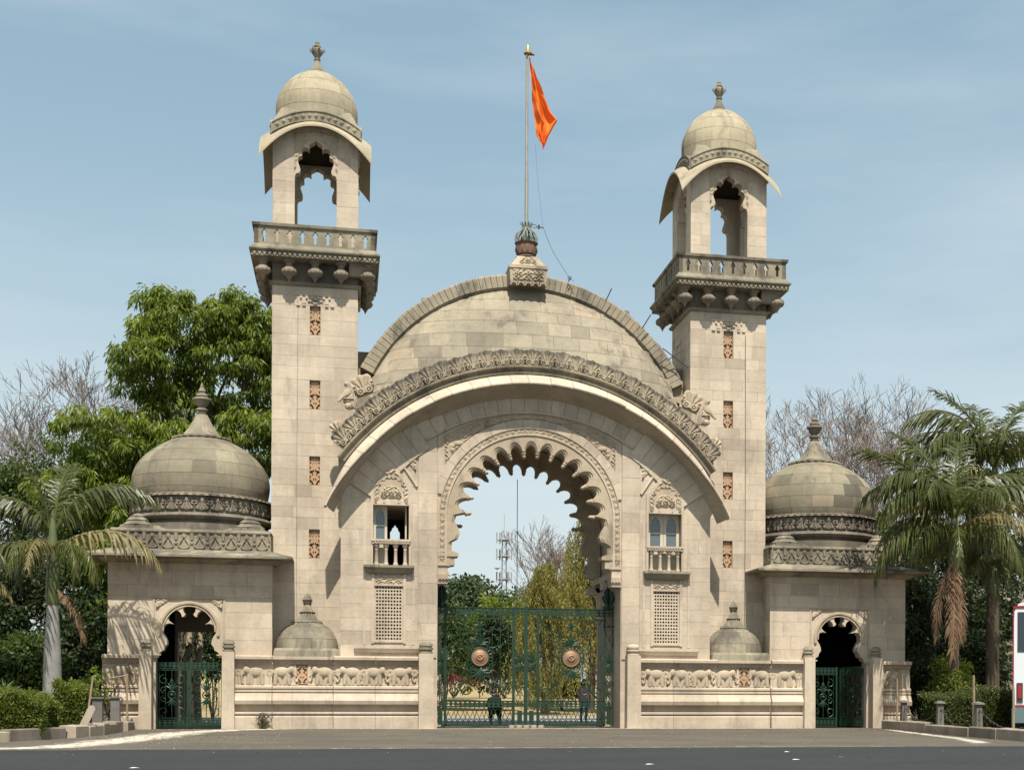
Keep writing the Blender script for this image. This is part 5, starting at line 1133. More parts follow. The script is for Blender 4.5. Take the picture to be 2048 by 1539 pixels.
for k in range(260):
    q = random.random()
    if q < .4: x, y = random.uniform(-12.8, -9), random.uniform(-12, -2)
    elif q < .7: y = random.uniform(-14, -2); x = np.interp(-y, [1.4, 7, 11, 15], [12.6, 11.9, 11.5, 11.2]) - abs(random.gauss(0, .5))
    else: x, y = random.uniform(-12, 12), random.uniform(-24, -1.6)
    a = random.random() * 6; c_, s_ = math.cos(a) * .05, math.sin(a) * .05; z = .012 if y < -17.8 else .003
    m.add([(x - c_, y - s_, z), (x + s_ * .4, y - c_ * .4, z + .012), (x + c_, y + s_, z + .006), (x - s_ * .4, y + c_ * .4, z + .014)], [(0, 1, 2, 3)], random.random())
obj('fallen_leaves', m, leafmat('fallen_dry_leaf', (.12, .07, .035), (.36, .25, .13), .1, .1, .9), None, kind='stuff')
def leaves(name, C0, D, ln, wd, tone, mat, parent=None, **props):
    n = len(C0); D = D / (np.linalg.norm(D, axis=1, keepdims=True) + 1e-9); r = RNG.normal(size=(n, 3)); S = np.cross(D, r); S /= (np.linalg.norm(S, axis=1, keepdims=True) + 1e-9)
    ln = np.broadcast_to(np.asarray(ln, float), (n,))[:, None]; wd = np.broadcast_to(np.asarray(wd, float), (n,))[:, None]
    dr = np.array([0, 0, -1.0]) * ln * .12
    V = np.stack([C0, C0 + D * ln * .45 + S * wd * .5, C0 + D * ln + dr, C0 + D * ln * .45 - S * wd * .5], 1).reshape(-1, 3)
    me = bpy.data.meshes.new(name); me.vertices.add(4 * n); me.vertices.foreach_set('co', V.astype(np.float32).ravel()); me.loops.add(4 * n); me.loops.foreach_set('vertex_index', np.arange(4 * n, dtype=np.int32))
    me.polygons.add(n); me.polygons.foreach_set('loop_start', np.arange(0, 4 * n, 4, dtype=np.int32))
    me.update(calc_edges=True); a = me.attributes.new('tone', 'FLOAT', 'FACE'); a.data.foreach_set('value', np.clip(tone, 0, 1).astype(np.float32)); me.materials.append(mat)
    return link(name, me, parent, **props)
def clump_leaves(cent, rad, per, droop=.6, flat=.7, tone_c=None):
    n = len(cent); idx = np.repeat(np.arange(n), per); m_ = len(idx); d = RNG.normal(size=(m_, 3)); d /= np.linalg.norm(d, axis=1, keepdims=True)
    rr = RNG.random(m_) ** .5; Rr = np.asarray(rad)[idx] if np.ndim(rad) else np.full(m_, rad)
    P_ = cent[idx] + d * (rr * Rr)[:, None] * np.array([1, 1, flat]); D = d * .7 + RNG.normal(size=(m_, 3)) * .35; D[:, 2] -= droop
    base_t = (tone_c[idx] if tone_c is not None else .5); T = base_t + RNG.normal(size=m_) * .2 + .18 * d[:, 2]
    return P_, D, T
def limb_tree(mb, base, tips, r0, col=0, rnd=random):
    base = Vector(base)
    for t in tips:
        t = Vector(t); n = 5; pts = []
        for k in range(n + 1):
            f = k / n; p = base.lerp(t, f) + Vector((rnd.uniform(-.2, .2), rnd.uniform(-.2, .2), .5 * math.sin(math.pi * f))) * (1 if 0 < k < n else 0); pts.append(p)
        mb.tube(pts, [r0 * (1 - .85 * k / n) for k in range(n + 1)], 6)
def leafy_tree(name, label, loc, blobs, per_blob, cr, per, ln, wd, mat, trunk_h, tr=.3, droop=.6, cat='tree', group=None, bark='bark', tonegrad=.3, fill=.35):
    """blobs: (x,y,z,rx,ry,rz) local masses; clumps are spread on and in them."""
    t = thing(name, label, cat, loc, group=group); cs = []; tn = []
    for (x, y, z, rx, ry, rz), k in zip(blobs, per_blob if hasattr(per_blob, '__len__') else [per_blob] * len(blobs)):
        d = RNG.normal(size=(k, 3)); d /= np.linalg.norm(d, axis=1, keepdims=True); q = (fill + (1 - fill) * RNG.random(k)) ** .6
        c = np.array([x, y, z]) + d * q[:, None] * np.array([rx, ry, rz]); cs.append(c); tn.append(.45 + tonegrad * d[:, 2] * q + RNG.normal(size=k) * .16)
    cs = np.concatenate(cs); tn = np.concatenate(tn); rad = cr * RNG.uniform(.6, 1.25, len(cs))
    P_, D, T = clump_leaves(cs, rad, per, droop, .75, tn)
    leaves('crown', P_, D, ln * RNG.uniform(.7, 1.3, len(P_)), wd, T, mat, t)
    m = MB(); tips = [(b[0], b[1], b[2]) for b in blobs]; m.tube([(0, 0, -.2), (.1, 0, trunk_h * .5), (0, 0, trunk_h)], [tr * 1.25, tr, tr * .85], 10)
    limb_tree(m, (0, 0, trunk_h * .95), tips, tr * .6); 
    for k in range(0, len(cs), max(1, len(cs) // 60)): b = min(tips, key=lambda q: (Vector(q) - Vector(cs[k])).length); limb_tree(m, b, [cs[k]], tr * .16)
    obj('trunk', m, M[bark], t, 50); return t
# big bright tree behind the left lodge
leafy_tree('broadleaf_tree', 'big bright green drooping-leaved tree behind the left tower and lodge', (-12.6, 9.5, 0),
           [(.4, 0, 16.0, 2.4, 1.8, 1.3), (-1.3, -.5, 14.3, 1.6, 1.6, 1.7), (1.7, .3, 14.4, 2.2, 2, 2.2), (-.2, 0, 12.6, 2.0, 1.2, 1.4), (3.2, .5, 15.8, 1.5, 1.4, 1.4), (-2.9, -1, 10.9, 2.0, 1.5, 1.6), (0, -1, 10.8, 2.1, 1.4, 1.2), (2.6, -.6, 11.3, 1.6, 1.4, 1.6), (-1.2, 0, 16.6, .9, .8, .9), (1.8, 0, 17.0, .9, .8, .7), (-3.6, -.5, 8.8, 2.1, 1.4, 1.8), (-1.4, -1.3, 8.4, 1.6, 1.1, 1.3), (.9, -1.2, 9.0, 2.0, 1.0, 1.2), (-3.1, -1, 6.3, 1.4, 1.3, 1.3), (-3.2, -1, 4.2, 1.3, 1.3, 1.4)],
           [60, 66, 88, 30, 56, 62, 62, 54, 16, 16, 70, 50, 60, 50, 46], .43, 95, .27, .075, M['leaf_bright'], 8.0, .35, 1.1, tonegrad=.4)
leafy_tree('broadleaf_tree', 'darker green spreading tree at the left behind the palm', (-18.2, 13.5, 0), [(0, 0, 9.8, 2.8, 2, 2.2), (2.0, 0, 11.4, 1.3, 1.3, 1.3), (-2.0, .5, 9.6, 2, 2, 1.2), (-2.4, 0, 8.6, 2, 2, 1.8), (1.7, 0, 8.4, 1.8, 1.5, 2), (-4, 0, 7.4, 1.8, 2, 2), (0, 1, 6.5, 3, 2, 2)], [70, 50, 30, 50, 50, 50, 60], .5, 70, .2, .09, M['leaf_mid'], 5.5, .3, .5)
def bare_tree(name, label, loc, h, spread, depth, seed, group, lean=0, r0=.2, kink=.3):
    t = thing(name, label, 'tree', loc, group=group); rnd = random.Random(seed); V = []; F = []
    def br(p, d, l, r, k):
        n = 2 if k < 3 else 3; pts = [p]; q = p.copy(); dd = d.copy()
        for i in range(n): dd = (dd + Vector((rnd.gauss(0, kink * .5), rnd.gauss(0, kink * .5), rnd.gauss(.06, kink * .3)))).normalized(); q = q + dd * l / n; pts.append(q.copy())
        s_ = 3 if k < 4 else 5; 
        up = dd.orthogonal().normalized(); w = dd.cross(up)
        o = len(V)
        for i, pp in enumerate(pts):
            rr = r * (1 - .35 * i / n)
            for a in range(s_): an = 2 * math.pi * a / s_; V.append(pp + up * math.cos(an) * rr + w * math.sin(an) * rr)
        for i in range(n):
            for a in range(s_): F.append((o + i * s_ + a, o + i * s_ + (a + 1) % s_, o + (i + 1) * s_ + (a + 1) % s_, o + (i + 1) * s_ + a))
        if k == 0: return
        m_ = 3 if rnd.random() < .45 or k > depth - 2 else 2
        for i in range(m_):
            ax = Vector((rnd.gauss(0, 1), rnd.gauss(0, 1), rnd.gauss(0, .5))); nd = (dd + ax.normalized() * spread * rnd.uniform(.5, 1.1)).normalized(); nd.z = nd.z * .8 + .12
            br(pts[-1] if i < 2 else pts[1], nd.normalized(), l * rnd.uniform(.68, .86), max(.013, r * rnd.uniform(.55, .68)), k - 1)
    br(Vector((0, 0, 0)), Vector((lean, 0, 1)).normalized(), h * .27, r0, depth)
    me = bpy.data.meshes.new(name); me.from_pydata([tuple(v) for v in V], [], F); me.materials.append(M['greybark']); link('branches', me, t); return t
bare_tree('bare_tree', 'leafless grey tree rising behind the right lodge dome', (19.5, 22, 0), 16.2, .66, 9, 3, 'bare trees'); bare_tree('bare_tree', 'leafless grey tree behind the right palm crown', (25, 24, 0), 16.4, .66, 9, 5, 'bare trees')
bare_tree('bare_tree', 'leafless tree just right of the right tower', (17.4, 27, 0), 16.2, .66, 9, 9, 'bare trees')
bare_tree('bare_tree', 'leafless tree at the far left edge above the palm', (-23.0, 25, 0), 18.6, .64, 9, 12, 'bare trees'); bare_tree('bare_tree', 'smaller leafless tree beside the bright green crown at the left', (-19.6, 27, 0), 18.4, .64, 9, 21, 'bare trees', .05)
# dense undergrowth and dark trees at both sides
def shrub(name, label, loc, r, n, mat, ln=.14, wd=.08, per=40, cr=.3, cat='shrub', group=None, h=None, droop=.3):
    h = h or r; t = thing(name, label, cat, loc, group=group); d = RNG.normal(size=(n, 3)); d[:, 2] = np.abs(d[:, 2]) * 1.1 - .2; d /= np.linalg.norm(d, axis=1, keepdims=True)
    c = np.array([0, 0, h * .45]) + d * (.55 + .45 * RNG.random(n))[:, None] * np.array([r, r * .8, h * .6]); P_, D, T = clump_leaves(c, cr, per, droop, .8, .4 + RNG.normal(size=n) * .2 + .2 * d[:, 2])
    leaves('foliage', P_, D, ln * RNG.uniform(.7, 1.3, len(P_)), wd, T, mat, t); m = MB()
    for k in range(7): limb_tree(m, (0, 0, -.1), [tuple(c[k * len(c) // 8])], .035)
    obj('stems', m, M['bark'], t); return t
for x, y, r, h, mt, lb in ((-15.4, 5.5, 1.9, 4.6, 'leaf_dark', 'dark shrub against the left lodge'), (-18.2, 7, 2.4, 6.5, 'leaf_dark', 'tall dark bush behind the left palm trunk'), (-21, 8, 2.6, 6.5, 'leaf_dark', 'tall dark bush at the far left'), (-16.9, 1.0, 1.6, 2.9, 'leaf_mid', 'green leafy bush low behind the left hedge'), (-19.5, 2, 1.8, 3.2, 'leaf_dark', 'dark low bush at the left edge'), (-14.9, 1.5, 1.0, 2.4, 'leaf_dark', 'narrow dark bush beside the left plinth'),
                     (16.3, 6.5, 2.2, 6.8, 'leaf_dark', 'tall dark bush behind the right lodge corner'), (19.8, 8.5, 2.5, 6.0, 'leaf_dark', 'tall dark bush behind the right palms'), (23.5, 17.5, 3.2, 10, 'leaf_dark', 'dark tree mass behind the pavilion'), (28.5, 18, 3.5, 10.5, 'leaf_dark', 'dark tree mass at the right edge'), (17.6, 11.5, 2.8, 8.2, 'leaf_dark', 'dark round tree crown right behind the palm trunk'), (22.0, 11.0, 3.0, 9.0, 'leaf_dark', 'broad dark tree crown behind the second palm'), (15.6, 1.8, 1.2, 2.6, 'leaf_dark', 'dark bush beside the right plinth'), (18.2, 3, 1.7, 3.6, 'leaf_dark', 'dark bush behind the right palm trunk'), (-11.6, 10.5, 2.0, 5.0, 'leaf_dark', 'dark bush seen through the left lodge doorway'), (16.4, 8.5, 2.1, 8.6, 'leaf_mid', 'green bush crown over the right parapet corner')):
    shrub('bush', lb, (x, y, .1), r, int(60 * r), M[mt], .2, .1, 70, .5, 'bush', 'dark bushes at both sides', h)
shrub('leafy_shrub', 'bright leafy shrub between the right palm and the bus', (15.5, -1.4, .2), .85, 60, M['leaf_bright'], .13, .09, 40, .28, h=2.5)
shrub('leafy_shrub', 'small light green shrub at the foot of the right palm', (14.6, -3.6, .2), .5, 36, M['leaf_hedge'], .1, .07, 36, .2, h=1.75)
shrub('leafy_shrub', 'sparse pale shrub leaning on the left plinth', (-14.2, -2.2, .2), .6, 26, M['leaf_bright'], .12, .08, 16, .3, h=1.9)
shrub('dry_shrub', 'dry brown thorny shrub in front of the left plinth', (-13.55, -1.7, .15), .42, 26, M['palm_dry'], .06, .02, 14, .3, h=1.6)
shrub('spiky_plant', 'pale blue-green spiky plant at the left picture edge', (-15.2, -9, .2), .35, 16, M['leaf_far'], .3, .05, 16, .12, 'plant', h=1.15, droop=-.3)
shrub('weed_tuft', 'small dry weed growing at the base of the left plinth', (-8.95, -1.3, 0), .3, 14, M['leaf_olive'], .09, .018, 9, .1, 'weed', h=.22, droop=-.5)
def hedge(label, x0, x1, y0, y1, h, n, mat, seed):
    t = thing('hedge', label, 'hedge', ((x0 + x1) / 2, (y0 + y1) / 2, .15), group=None); X, Y = (x1 - x0) / 2, (y1 - y0) / 2
    u = RNG.uniform(-1, 1, n); v = RNG.uniform(-1, 1, n); w = RNG.random(n) ** .7; face = RNG.random(n)
    P_ = np.stack([u * X, v * Y, w * h], 1); f1 = face < .45; P_[f1, 2] = h * (1 - .05 * RNG.random(f1.sum())); f2 = (face >= .45) & (face < .85); P_[f2, 1] = -Y * (1 - .08 * RNG.random(f2.sum()))
    bump_ = .12 * np.sin(P_[:, 0] * 2.3 + seed) + .07 * np.sin(P_[:, 0] * 6.1 + P_[:, 1] * 3); P_[:, 2] *= 1 + bump_ * (P_[:, 2] / h); P_[:, 1] += -.1 * np.sin(P_[:, 0] * 3.1 + seed) * f2; P_ += RNG.normal(size=P_.shape) * .045
    edge = (np.abs(u) > .93) | (f1 & (v < -.9)); P_[edge, 2] -= .08
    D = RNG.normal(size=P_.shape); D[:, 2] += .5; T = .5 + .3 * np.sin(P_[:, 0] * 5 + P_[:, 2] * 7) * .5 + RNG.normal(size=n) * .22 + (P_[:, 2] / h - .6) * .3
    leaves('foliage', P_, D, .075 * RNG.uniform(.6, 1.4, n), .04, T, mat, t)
    obj('shade_core', MB().box(-X * .95, X * .95, -Y * .85, Y * .85, 0, h * .86), M['leafcore'], t)  # solid dark box, shade between the leaves put into its colour
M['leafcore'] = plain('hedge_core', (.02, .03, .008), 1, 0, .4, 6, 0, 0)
hedge('low bright green clipped hedge along the left kerb', -16.6, -13.75, -11.3, -9.0, .95, 26000, M['leaf_hedge'], 1); hedge('taller bright green hedge block near the short dark posts', -14.5, -13.55, -6.2, -4.6, 1.2, 9000, M['leaf_hedge'], 3); hedge('low hedge running on behind the palm at the left', -19.5, -14.6, -8.8, -5.5, .85, 22000, M['leaf_hedge'], 5)
hedge('long olive green clipped hedge behind the bollards', 12.75, 17.2, -6.4, -4.6, 1.12, 36000, M['leaf_olive'], 2); hedge('near end of the olive hedge beside the bus', 12.35, 13.1, -11.2, -6.5, 1.0, 16000, M['leaf_olive'], 7) if False else None

# ---- palms
def frond_mesh(name, L_=3.2, bend=1.5, e0=.9, leaf=.75, n=46, mat='palm_leaf', fall=1.0, seed=0, tl=.35, wid=.034):
    rnd = random.Random(seed); mb = MB(); th = e0; p = Vector((0, 0, 0)); pts = [p.copy()]; N_ = 24
    for i in range(N_):
        th = e0 - bend * ((i + 1) / N_) ** 1.25; p = p + Vector((math.cos(th), 0, math.sin(th))) * L_ / N_; pts.append(p.copy())
    mb.tube(pts, [.045 * (1 - .85 * i / N_) + .004 for i in range(N_ + 1)], 5, tone=.75)
    for i in range(n):
        f = .1 + .9 * i / (n - 1); k = min(N_ - 1, int(f * N_)); b = pts[k].lerp(pts[k + 1], f * N_ - k); d = (pts[k + 1] - pts[k]).normalized(); up = Vector((-d.z, 0, d.x))
        ll = leaf * (.45 + .55 * math.sin(math.pi * min(1, .12 + f * .8))) * rnd.uniform(.55, 1.2)
        if rnd.random() < .06: continue
        for s_ in (-1, 1):
            v = (Vector((0, s_, 0)) * rnd.uniform(.5, .95) + d * (.45 + .5 * f + rnd.gauss(0, .18)) + up * rnd.uniform(-.05, .55)).normalized(); q = b.copy(); w = wid * rnd.uniform(.7, 1.2); P_ = [q.copy()]
            for j in range(3): v = (v + Vector((0, 0, -1)) * fall * rnd.uniform(.45, 1.0) * (.7 + j * .6)).normalized(); q = q + v * ll / 3; P_.append(q.copy())
            wd = d * w; tt = tl + rnd.gauss(0, .16) + .2 * (rnd.random() < .15)
            mb.add([tuple(P_[0] - wd * .4), tuple(P_[0] + wd * .4), tuple(P_[1] + wd), tuple(P_[1] - wd), tuple(P_[2] + wd * .8), tuple(P_[2] - wd * .8), tuple(P_[3])], [(0, 1, 2, 3), (3, 2, 4, 5), (5, 4, 6)], tt)
    return mb.mesh(name, M[mat])
FR = {'up': [frond_mesh('frond', 3.0, .9, 1.35, .8, seed=k, fall=.3, tl=.3, n=64) for k in (1, 2)], 'arch': [frond_mesh('frond', 3.3, 1.8, .95, 1.15, seed=k, fall=1.2, n=64) for k in (3, 4, 5)], 'droop': [frond_mesh('frond', 3.2, 2.0, .45, 1.15, seed=k, fall=1.6, tl=.5, n=64) for k in (6, 7)],
      'tan': [frond_mesh('frond', 3.2, 1.7, .6, 1.0, mat='palm_tan', seed=8, fall=1.3, tl=.6)], 'dry': [frond_mesh('dead_frond', 2.9, .9, -.7, .7, mat='palm_dry', seed=9, fall=.9, tl=.5, n=56, wid=.035), frond_mesh('dead_frond', 2.6, .5, -1.1, .55, mat='palm_dry', seed=10, fall=.7, tl=.5, n=56)]}
def palm(label, loc, trunk_h, shaft_h, r0, r1, fronds, sc=1.0, bulge=0, trunkmat='palmtrunk'):
    t = thing('palm_tree', label, 'palm', loc, group='palm trees'); m = MB(); n = 30; prof_ = []
    for k in range(n + 1): f = k / n; prof_.append((r0 + (r1 - r0) * f + bulge * math.sin(math.pi * f) + (.008 if k % 2 else 0), -.2 + (trunk_h + .2) * f))
    m.lathe(prof_, n=18); obj('trunk', m, M[trunkmat], t, 60)
    m = MB(); m.lathe([(r1 * 1.1, trunk_h), (r1 * 1.35, trunk_h + .15), (r1 * 1.1, trunk_h + shaft_h * .6), (r1 * .6, trunk_h + shaft_h), (.03, trunk_h + shaft_h + .5)], n=14); obj('crown_shaft', m, M['crownshaft'], t, 60)
    for kind, az, tilt, s_ in fronds:
        me = FR[kind][int(abs(az) * 7) % len(FR[kind])]; z = trunk_h + shaft_h * (.95 if kind in ('up', 'arch') else .7) if kind != 'dry' else trunk_h + shaft_h * .2
        link('dead_frond' if kind == 'dry' else 'frond', me, t, (.1 * math.cos(R(az)), .1 * math.sin(R(az)), z), (0, R(-tilt), R(az)), (s_ * sc,) * 3)
    return t
M['palmtrunk'] = plain('grey_palm_trunk', (.22, .215, .20), .9, 0, .4, 4, .1, .4); M['crownshaft'] = plain('green_crown_shaft', (.09, .11, .045), .5, 0, .35, 3, .3); M['darktrunk'] = plain('brown_palm_trunk', (.085, .068, .048), .95, 0, .35, 4, .1, .5)
palm('palm with a smooth swollen grey trunk in front of the left bushes', (-15.15, -3, .15), 3.75, 2.5, .27, .16,
     [('up', 80, 5, .85), ('up', 190, 8, .8), ('arch', -5, 14, 1.0), ('tan', -8, 4, 1.05), ('droop', -60, 0, .75), ('arch', 110, 0, .75), ('droop', 175, 0, .85), ('droop', -120, 0, .7), ('tan', -98, -10, .75), ('dry', -40, 12, .7), ('arch', 178, 5, .85), ('droop', 130, 0, .8), ('droop', -35, -6, .7)], 1.05, .05)
palm('palm half out of frame at the left edge', (-18.3, -4, .15), 3.2, 1.7, .22, .15, [('arch', 0, 0, .8), ('droop', -10, 0, .8), ('tan', 10, 0, .85), ('droop', -50, 0, .7), ('arch', 60, 0, .8), ('arch', 120, 0, .7), ('droop', 180, 0, .7), ('up', 30, 0, .7)], .85)
palm('tall dark palm with one brown dead frond hanging down its trunk', (14.82, -3, .15), 5.3, 2.2, .22, .15,
     [('up', 130, 0, 1.25), ('up', 60, 10, 1.0), ('up', 185, -22, 1.25), ('arch', 170, 6, 1.0), ('arch', 200, -5, .95), ('arch', 20, 5, 1.1), ('arch', 60, 8, 1.0), ('arch', -30, 0, 1.0), ('arch', -80, -5, .9), ('droop', 182, 12, .98), ('tan', 192, 16, .92), ('droop', 150, 0, .95), ('droop', -150, 0, .85), ('droop', -110, -5, .85), ('droop', 0, 0, .95), ('tan', -14, 20, 1.05), ('droop', 100, 0, 1), ('droop', -170, 4, 1.05), ('droop', -60, 0, .95), ('arch', -130, 0, 1.0), ('arch', 120, 0, 1.0), ('tan', -50, 5, .9), ('droop', 40, 0, 1.0), ('droop', 160, -6, 1.05), ('arch', 5, 14, 1.1), ('arch', -160, 10, 1.05), ('up', 100, -10, 1.0), ('droop', -20, -8, .9), ('dry', -115, 8, 1.25), ('dry', -150, -8, .9), ('dry', -95, 0, 1.0)], 1.12, 0, 'darktrunk')
palm('second palm with blue-green spiky crown at the right edge', (18.6, 1.5, .1), 8.2, 2.0, .22, .16,
     [('up', 150, 0, 1.1), ('up', 90, 0, 1.0), ('up', 30, 0, 1.0), ('arch', 180, 22, 1.1), ('arch', 200, 0, 1.0), ('arch', 140, 0, 1.0), ('arch', 0, 0, 1), ('arch', -40, 0, 1), ('arch', -90, 0, .9), ('droop', 180, 0, 1), ('droop', 230, 0, .9), ('droop', -20, 0, 1), ('arch', 60, 0, 1), ('tan', 205, 0, .8), ('droop', 130, 0, 1), ('droop', -60, 0, 1), ('arch', 160, 5, 1.1), ('arch', -110, 0, 1), ('droop', 200, -8, 1.1)], 1.2, 0, 'darktrunk')
palm('low palm crown between the two right palms', (17.2, -1.0, .1), 4.9, 1.6, .18, .14,
     [('arch', 180, 0, .95), ('arch', 150, 10, .9), ('droop', 200, 0, .9), ('tan', 185, 10, 1.0), ('arch', 220, 0, .9), ('arch', 0, 0, .9), ('arch', 50, 0, .9), ('droop', -60, 0, .9), ('droop', -100, 0, .9), ('up', 120, 0, .9), ('up', 20, 0, .8), ('tan', -130, -5, .7), ('droop', 250, -5, .9)], 1.0, 0, 'darktrunk')

# ---- seen through the arch
def weeping(label, loc, h, w, n, mat, seed, cat='tree'):
    t = thing('weeping_tree', label, cat, loc); rs = np.random.default_rng(seed); P_, D_, T_ = [], [], []
    m = MB(); m.tube([(0, 0, 0), (.2, 0, h * .4), (0, 0, h * .97)], [.28, .2, .04], 8)
    for k in range(n):
        z = h * (.22 + .78 * rs.random() ** .9); a = rs.random() * 6.283; rr = w * (1 - (z / h) ** 3.6) ** .6 * rs.random() ** .5 * (.72 + .28 * math.sin(a * 3 + z * 1.7)) + .15; x, y = rr * math.cos(a), rr * .8 * math.sin(a); L_ = rs.uniform(.8, 2.2); nl = int(L_ * 24); q = np.linspace(0, 1, nl)
        px = x + .15 * np.sin(q * 3 + a) + rs.normal(size=nl) * .05; py = y + rs.normal(size=nl) * .05; pz = z - q * L_; ok = pz > .3
        P_.append(np.stack([px, py, pz], 1)[ok]); d = rs.normal(size=(nl, 3)) * .45; d[:, 2] -= 1; D_.append(d[ok]); T_.append((np.full(nl, .45 + rs.normal() * .25) + rs.normal(size=nl) * .12)[ok])
        if k % 12 == 0: m.tube([(0, 0, z * .8), (x * .6, y * .6, z + .2), (x, y, z)], [.05, .03, .015], 4)
    leaves('crown', np.concatenate(P_), np.concatenate(D_), .20, .055, np.concatenate(T_), mat, t); obj('trunk', m, M['bark'], t)
weeping('tall yellow-green weeping tree behind the arch at the right', (7.7, 31, .1), 12.0, 2.5, 640, M['leaf_yellow'], 1); weeping('lower yellow-green weeping tree in the middle of the arch view', (4.5, 27, .1), 8.4, 2.3, 540, M['leaf_yellow'], 2)
bare_tree('bare_tree', 'thin bare weeping tree top seen through the arch', (4.7, 36, .2), 12.2, .4, 8, 31, 'bare trees', 0, .14, .35)
shrub('bush', 'bright green bush behind the top rail of the gate', (3.4, 40, .5), 2.6, 120, M['leaf_bright'], .3, .14, 60, .6, 'bush', 'bushes behind the main gate', 6.6)
shrub('bush', 'mid green bush behind the left gate leaf', (-.6, 34, .2), 2.6, 130, M['leaf_mid'], .25, .12, 60, .55, 'bush', 'bushes behind the main gate', 5.8); shrub('bush', 'dark green bush left of the copper disc', (-3.2, 26, .1), 2.4, 120, M['leaf_mid'], .22, .1, 60, .5, 'bush', 'bushes behind the main gate', 5.2)
shrub('bush', 'dark green bush at the middle of the gate', (2.3, 33, .2), 1.5, 90, M['leaf_dark'], .22, .1, 60, .4, 'bush', 'bushes behind the main gate', 5.6)
shrub('flowering_bush', 'dusty pink bougainvillea bush behind the left gate leaf', (1.0, 47, .9), 1.8, 100, M['pinkflower'], .15, .1, 60, .4, 'bush', None, 2.6)
shrub('flowering_bush', 'white flowering bush behind the left leaf of the gate', (3.9, 42, .9), 1.4, 80, M['whiteflower'], .13, .1, 40, .3, 'bush', None, 2.0); shrub('flowering_bush', 'white flowering bush beside the right copper disc', (6.2, 36, .5), 1.5, 60, M['whiteflower'], .12, .1, 26, .35, 'bush', None, 3.2)
shrub('bush', 'dark bush under the white flowers', (6.6, 34.6, .2), 1.6, 90, M['leaf_dark'], .18, .1, 60, .35, 'bush', 'bushes behind the main gate', 2.4)
for x, r, z, lb in ((-1, 6.5, 9.2, 'far dark rounded tree left of the cell tower'), (6, 3.6, 9.6, 'far dark rounded tree nearer the cell tower'), (-9, 7, 8, 'far dark tree hidden by the left jamb'), (15, 8, 9, 'far dark tree behind the weeping trees')):
    leafy_tree('distant_tree', lb, (x, 100, 1.5), [(0, 0, z, r, r, 2.4), (r * .4, 0, z - 2, r * .8, r, 2.4), (-r * .5, 0, z - 2.5, r, r, 2)], [70, 50, 50], 1.2, 50, .6, .3, M['leaf_far'], 6, .5, .2, group='distant trees')
ct = thing('cell_tower', 'thin grey lattice telecom mast with antennas beyond the trees', 'mast', (12.6, 120, 1.5)); m = MB()
for a in (-1, 1):
    for b in (-1, 1): m.tube([(a * .42, b * .42, 0), (a * .22, b * .22, 18.2)], .045, 4)
for k in range(18):
    z = k * 1.0; w = .42 - .2 * z / 18.2; m.tube([(-w, -w, z), (w, -w, z + 1)], .022, 3); m.tube([(w, -w, z), (-w, -w, z + 1)], .022, 3); m.tube([(-w, -w, z), (-w, w, z + 1)], .022, 3); m.tube([(w, w, z), (w, -w, z + 1)], .022, 3)
obj('lattice', m, plain('galvanised_steel', (.16, .17, .17), .6, .2, .1), ct)
for z in (13.4, 16.2, 18.2):
    m = MB(); m.lathe([(.75, z), (.8, z + .06), (.75, z + .12)], n=10); [m.box(1.0 * math.cos(k * 1.05) * .9 - .07, .9 * math.cos(k * 1.05) + .07, math.sin(k * 1.05) - .1, math.sin(k * 1.05) + .1, z - .3, z + 1.0) for k in range(6)]; obj('antenna_ring', m, plain('antenna_grey', (.24, .25, .25), .6, 0, .1), ct)
obj('dish', MB().lathe([(0, 14.6), (.4, 14.8)], -.9, -.5, 12), M['whitewash'], ct); obj('lightning_rod', MB().tube([(0, 0, 18), (0, 0, 21.5)], .04, 4), M['pole'], ct)
# pale trunks seen through the left doorway
t = thing('forked_tree', 'pale forked tree trunks seen through the left lodge doorway', 'tree', (-12.3, 7.0, 0)); m = MB(); m.tube([(0, 0, 0), (-.05, 0, 1.6), (.1, 0, 2.9), (.35, 0, 4.4)], [.17, .15, .13, .1], 8); m.tube([(.45, .3, 0), (.4, .2, 1.8), (.55, .2, 3.2), (.6, .2, 4.6)], [.15, .13, .12, .1], 8); obj('trunk', m, M['palebark'], t, 60)
P_, D, T = clump_leaves(RNG.uniform((-1.2, -.4, 2.2), (1.6, .6, 4.6), (26, 3)), .3, 22, .6, .8); leaves('crown', P_, D, .14, .07, T, M['leaf_mid'], t)

# ---- pavilion, far roof, bus, people
pv = thing('garden_pavilion', 'small shaded stone pavilion glimpsed behind the right palms', 'pavilion', (26.3, 15.0, 0)); m = MB()
m.box(-1.6, 1.6, -1.4, 1.4, 0, 2.2); m.box(-1.7, 1.7, -1.5, 1.5, 2.2, 2.4); m.box(-1.6, 1.6, -1.4, 1.4, 2.4, 3.6); m.box(-1.75, 1.75, -1.55, 1.55, 3.6, 3.85); obj('base', m, M['grey'], pv)
for x in (-1.4, -.5, .5, 1.4): obj('column', MB().frustum((x - .2, x + .2, -1.35, -.95), (x - .16, x + .16, -1.31, -.99), 3.85, 4.2).box(x - .12, x + .12, -1.27, -1.03, 4.2, 5.6), M['grey'], pv)
m = MB(); m.box(-2.2, 2.2, -2, 2, 5.6, 5.75); m.frustum((-2, 2, -1.8, 1.8), (-1.2, 1.2, -1, 1), 5.75, 6.6); obj('roof', m, M['grey'], pv)
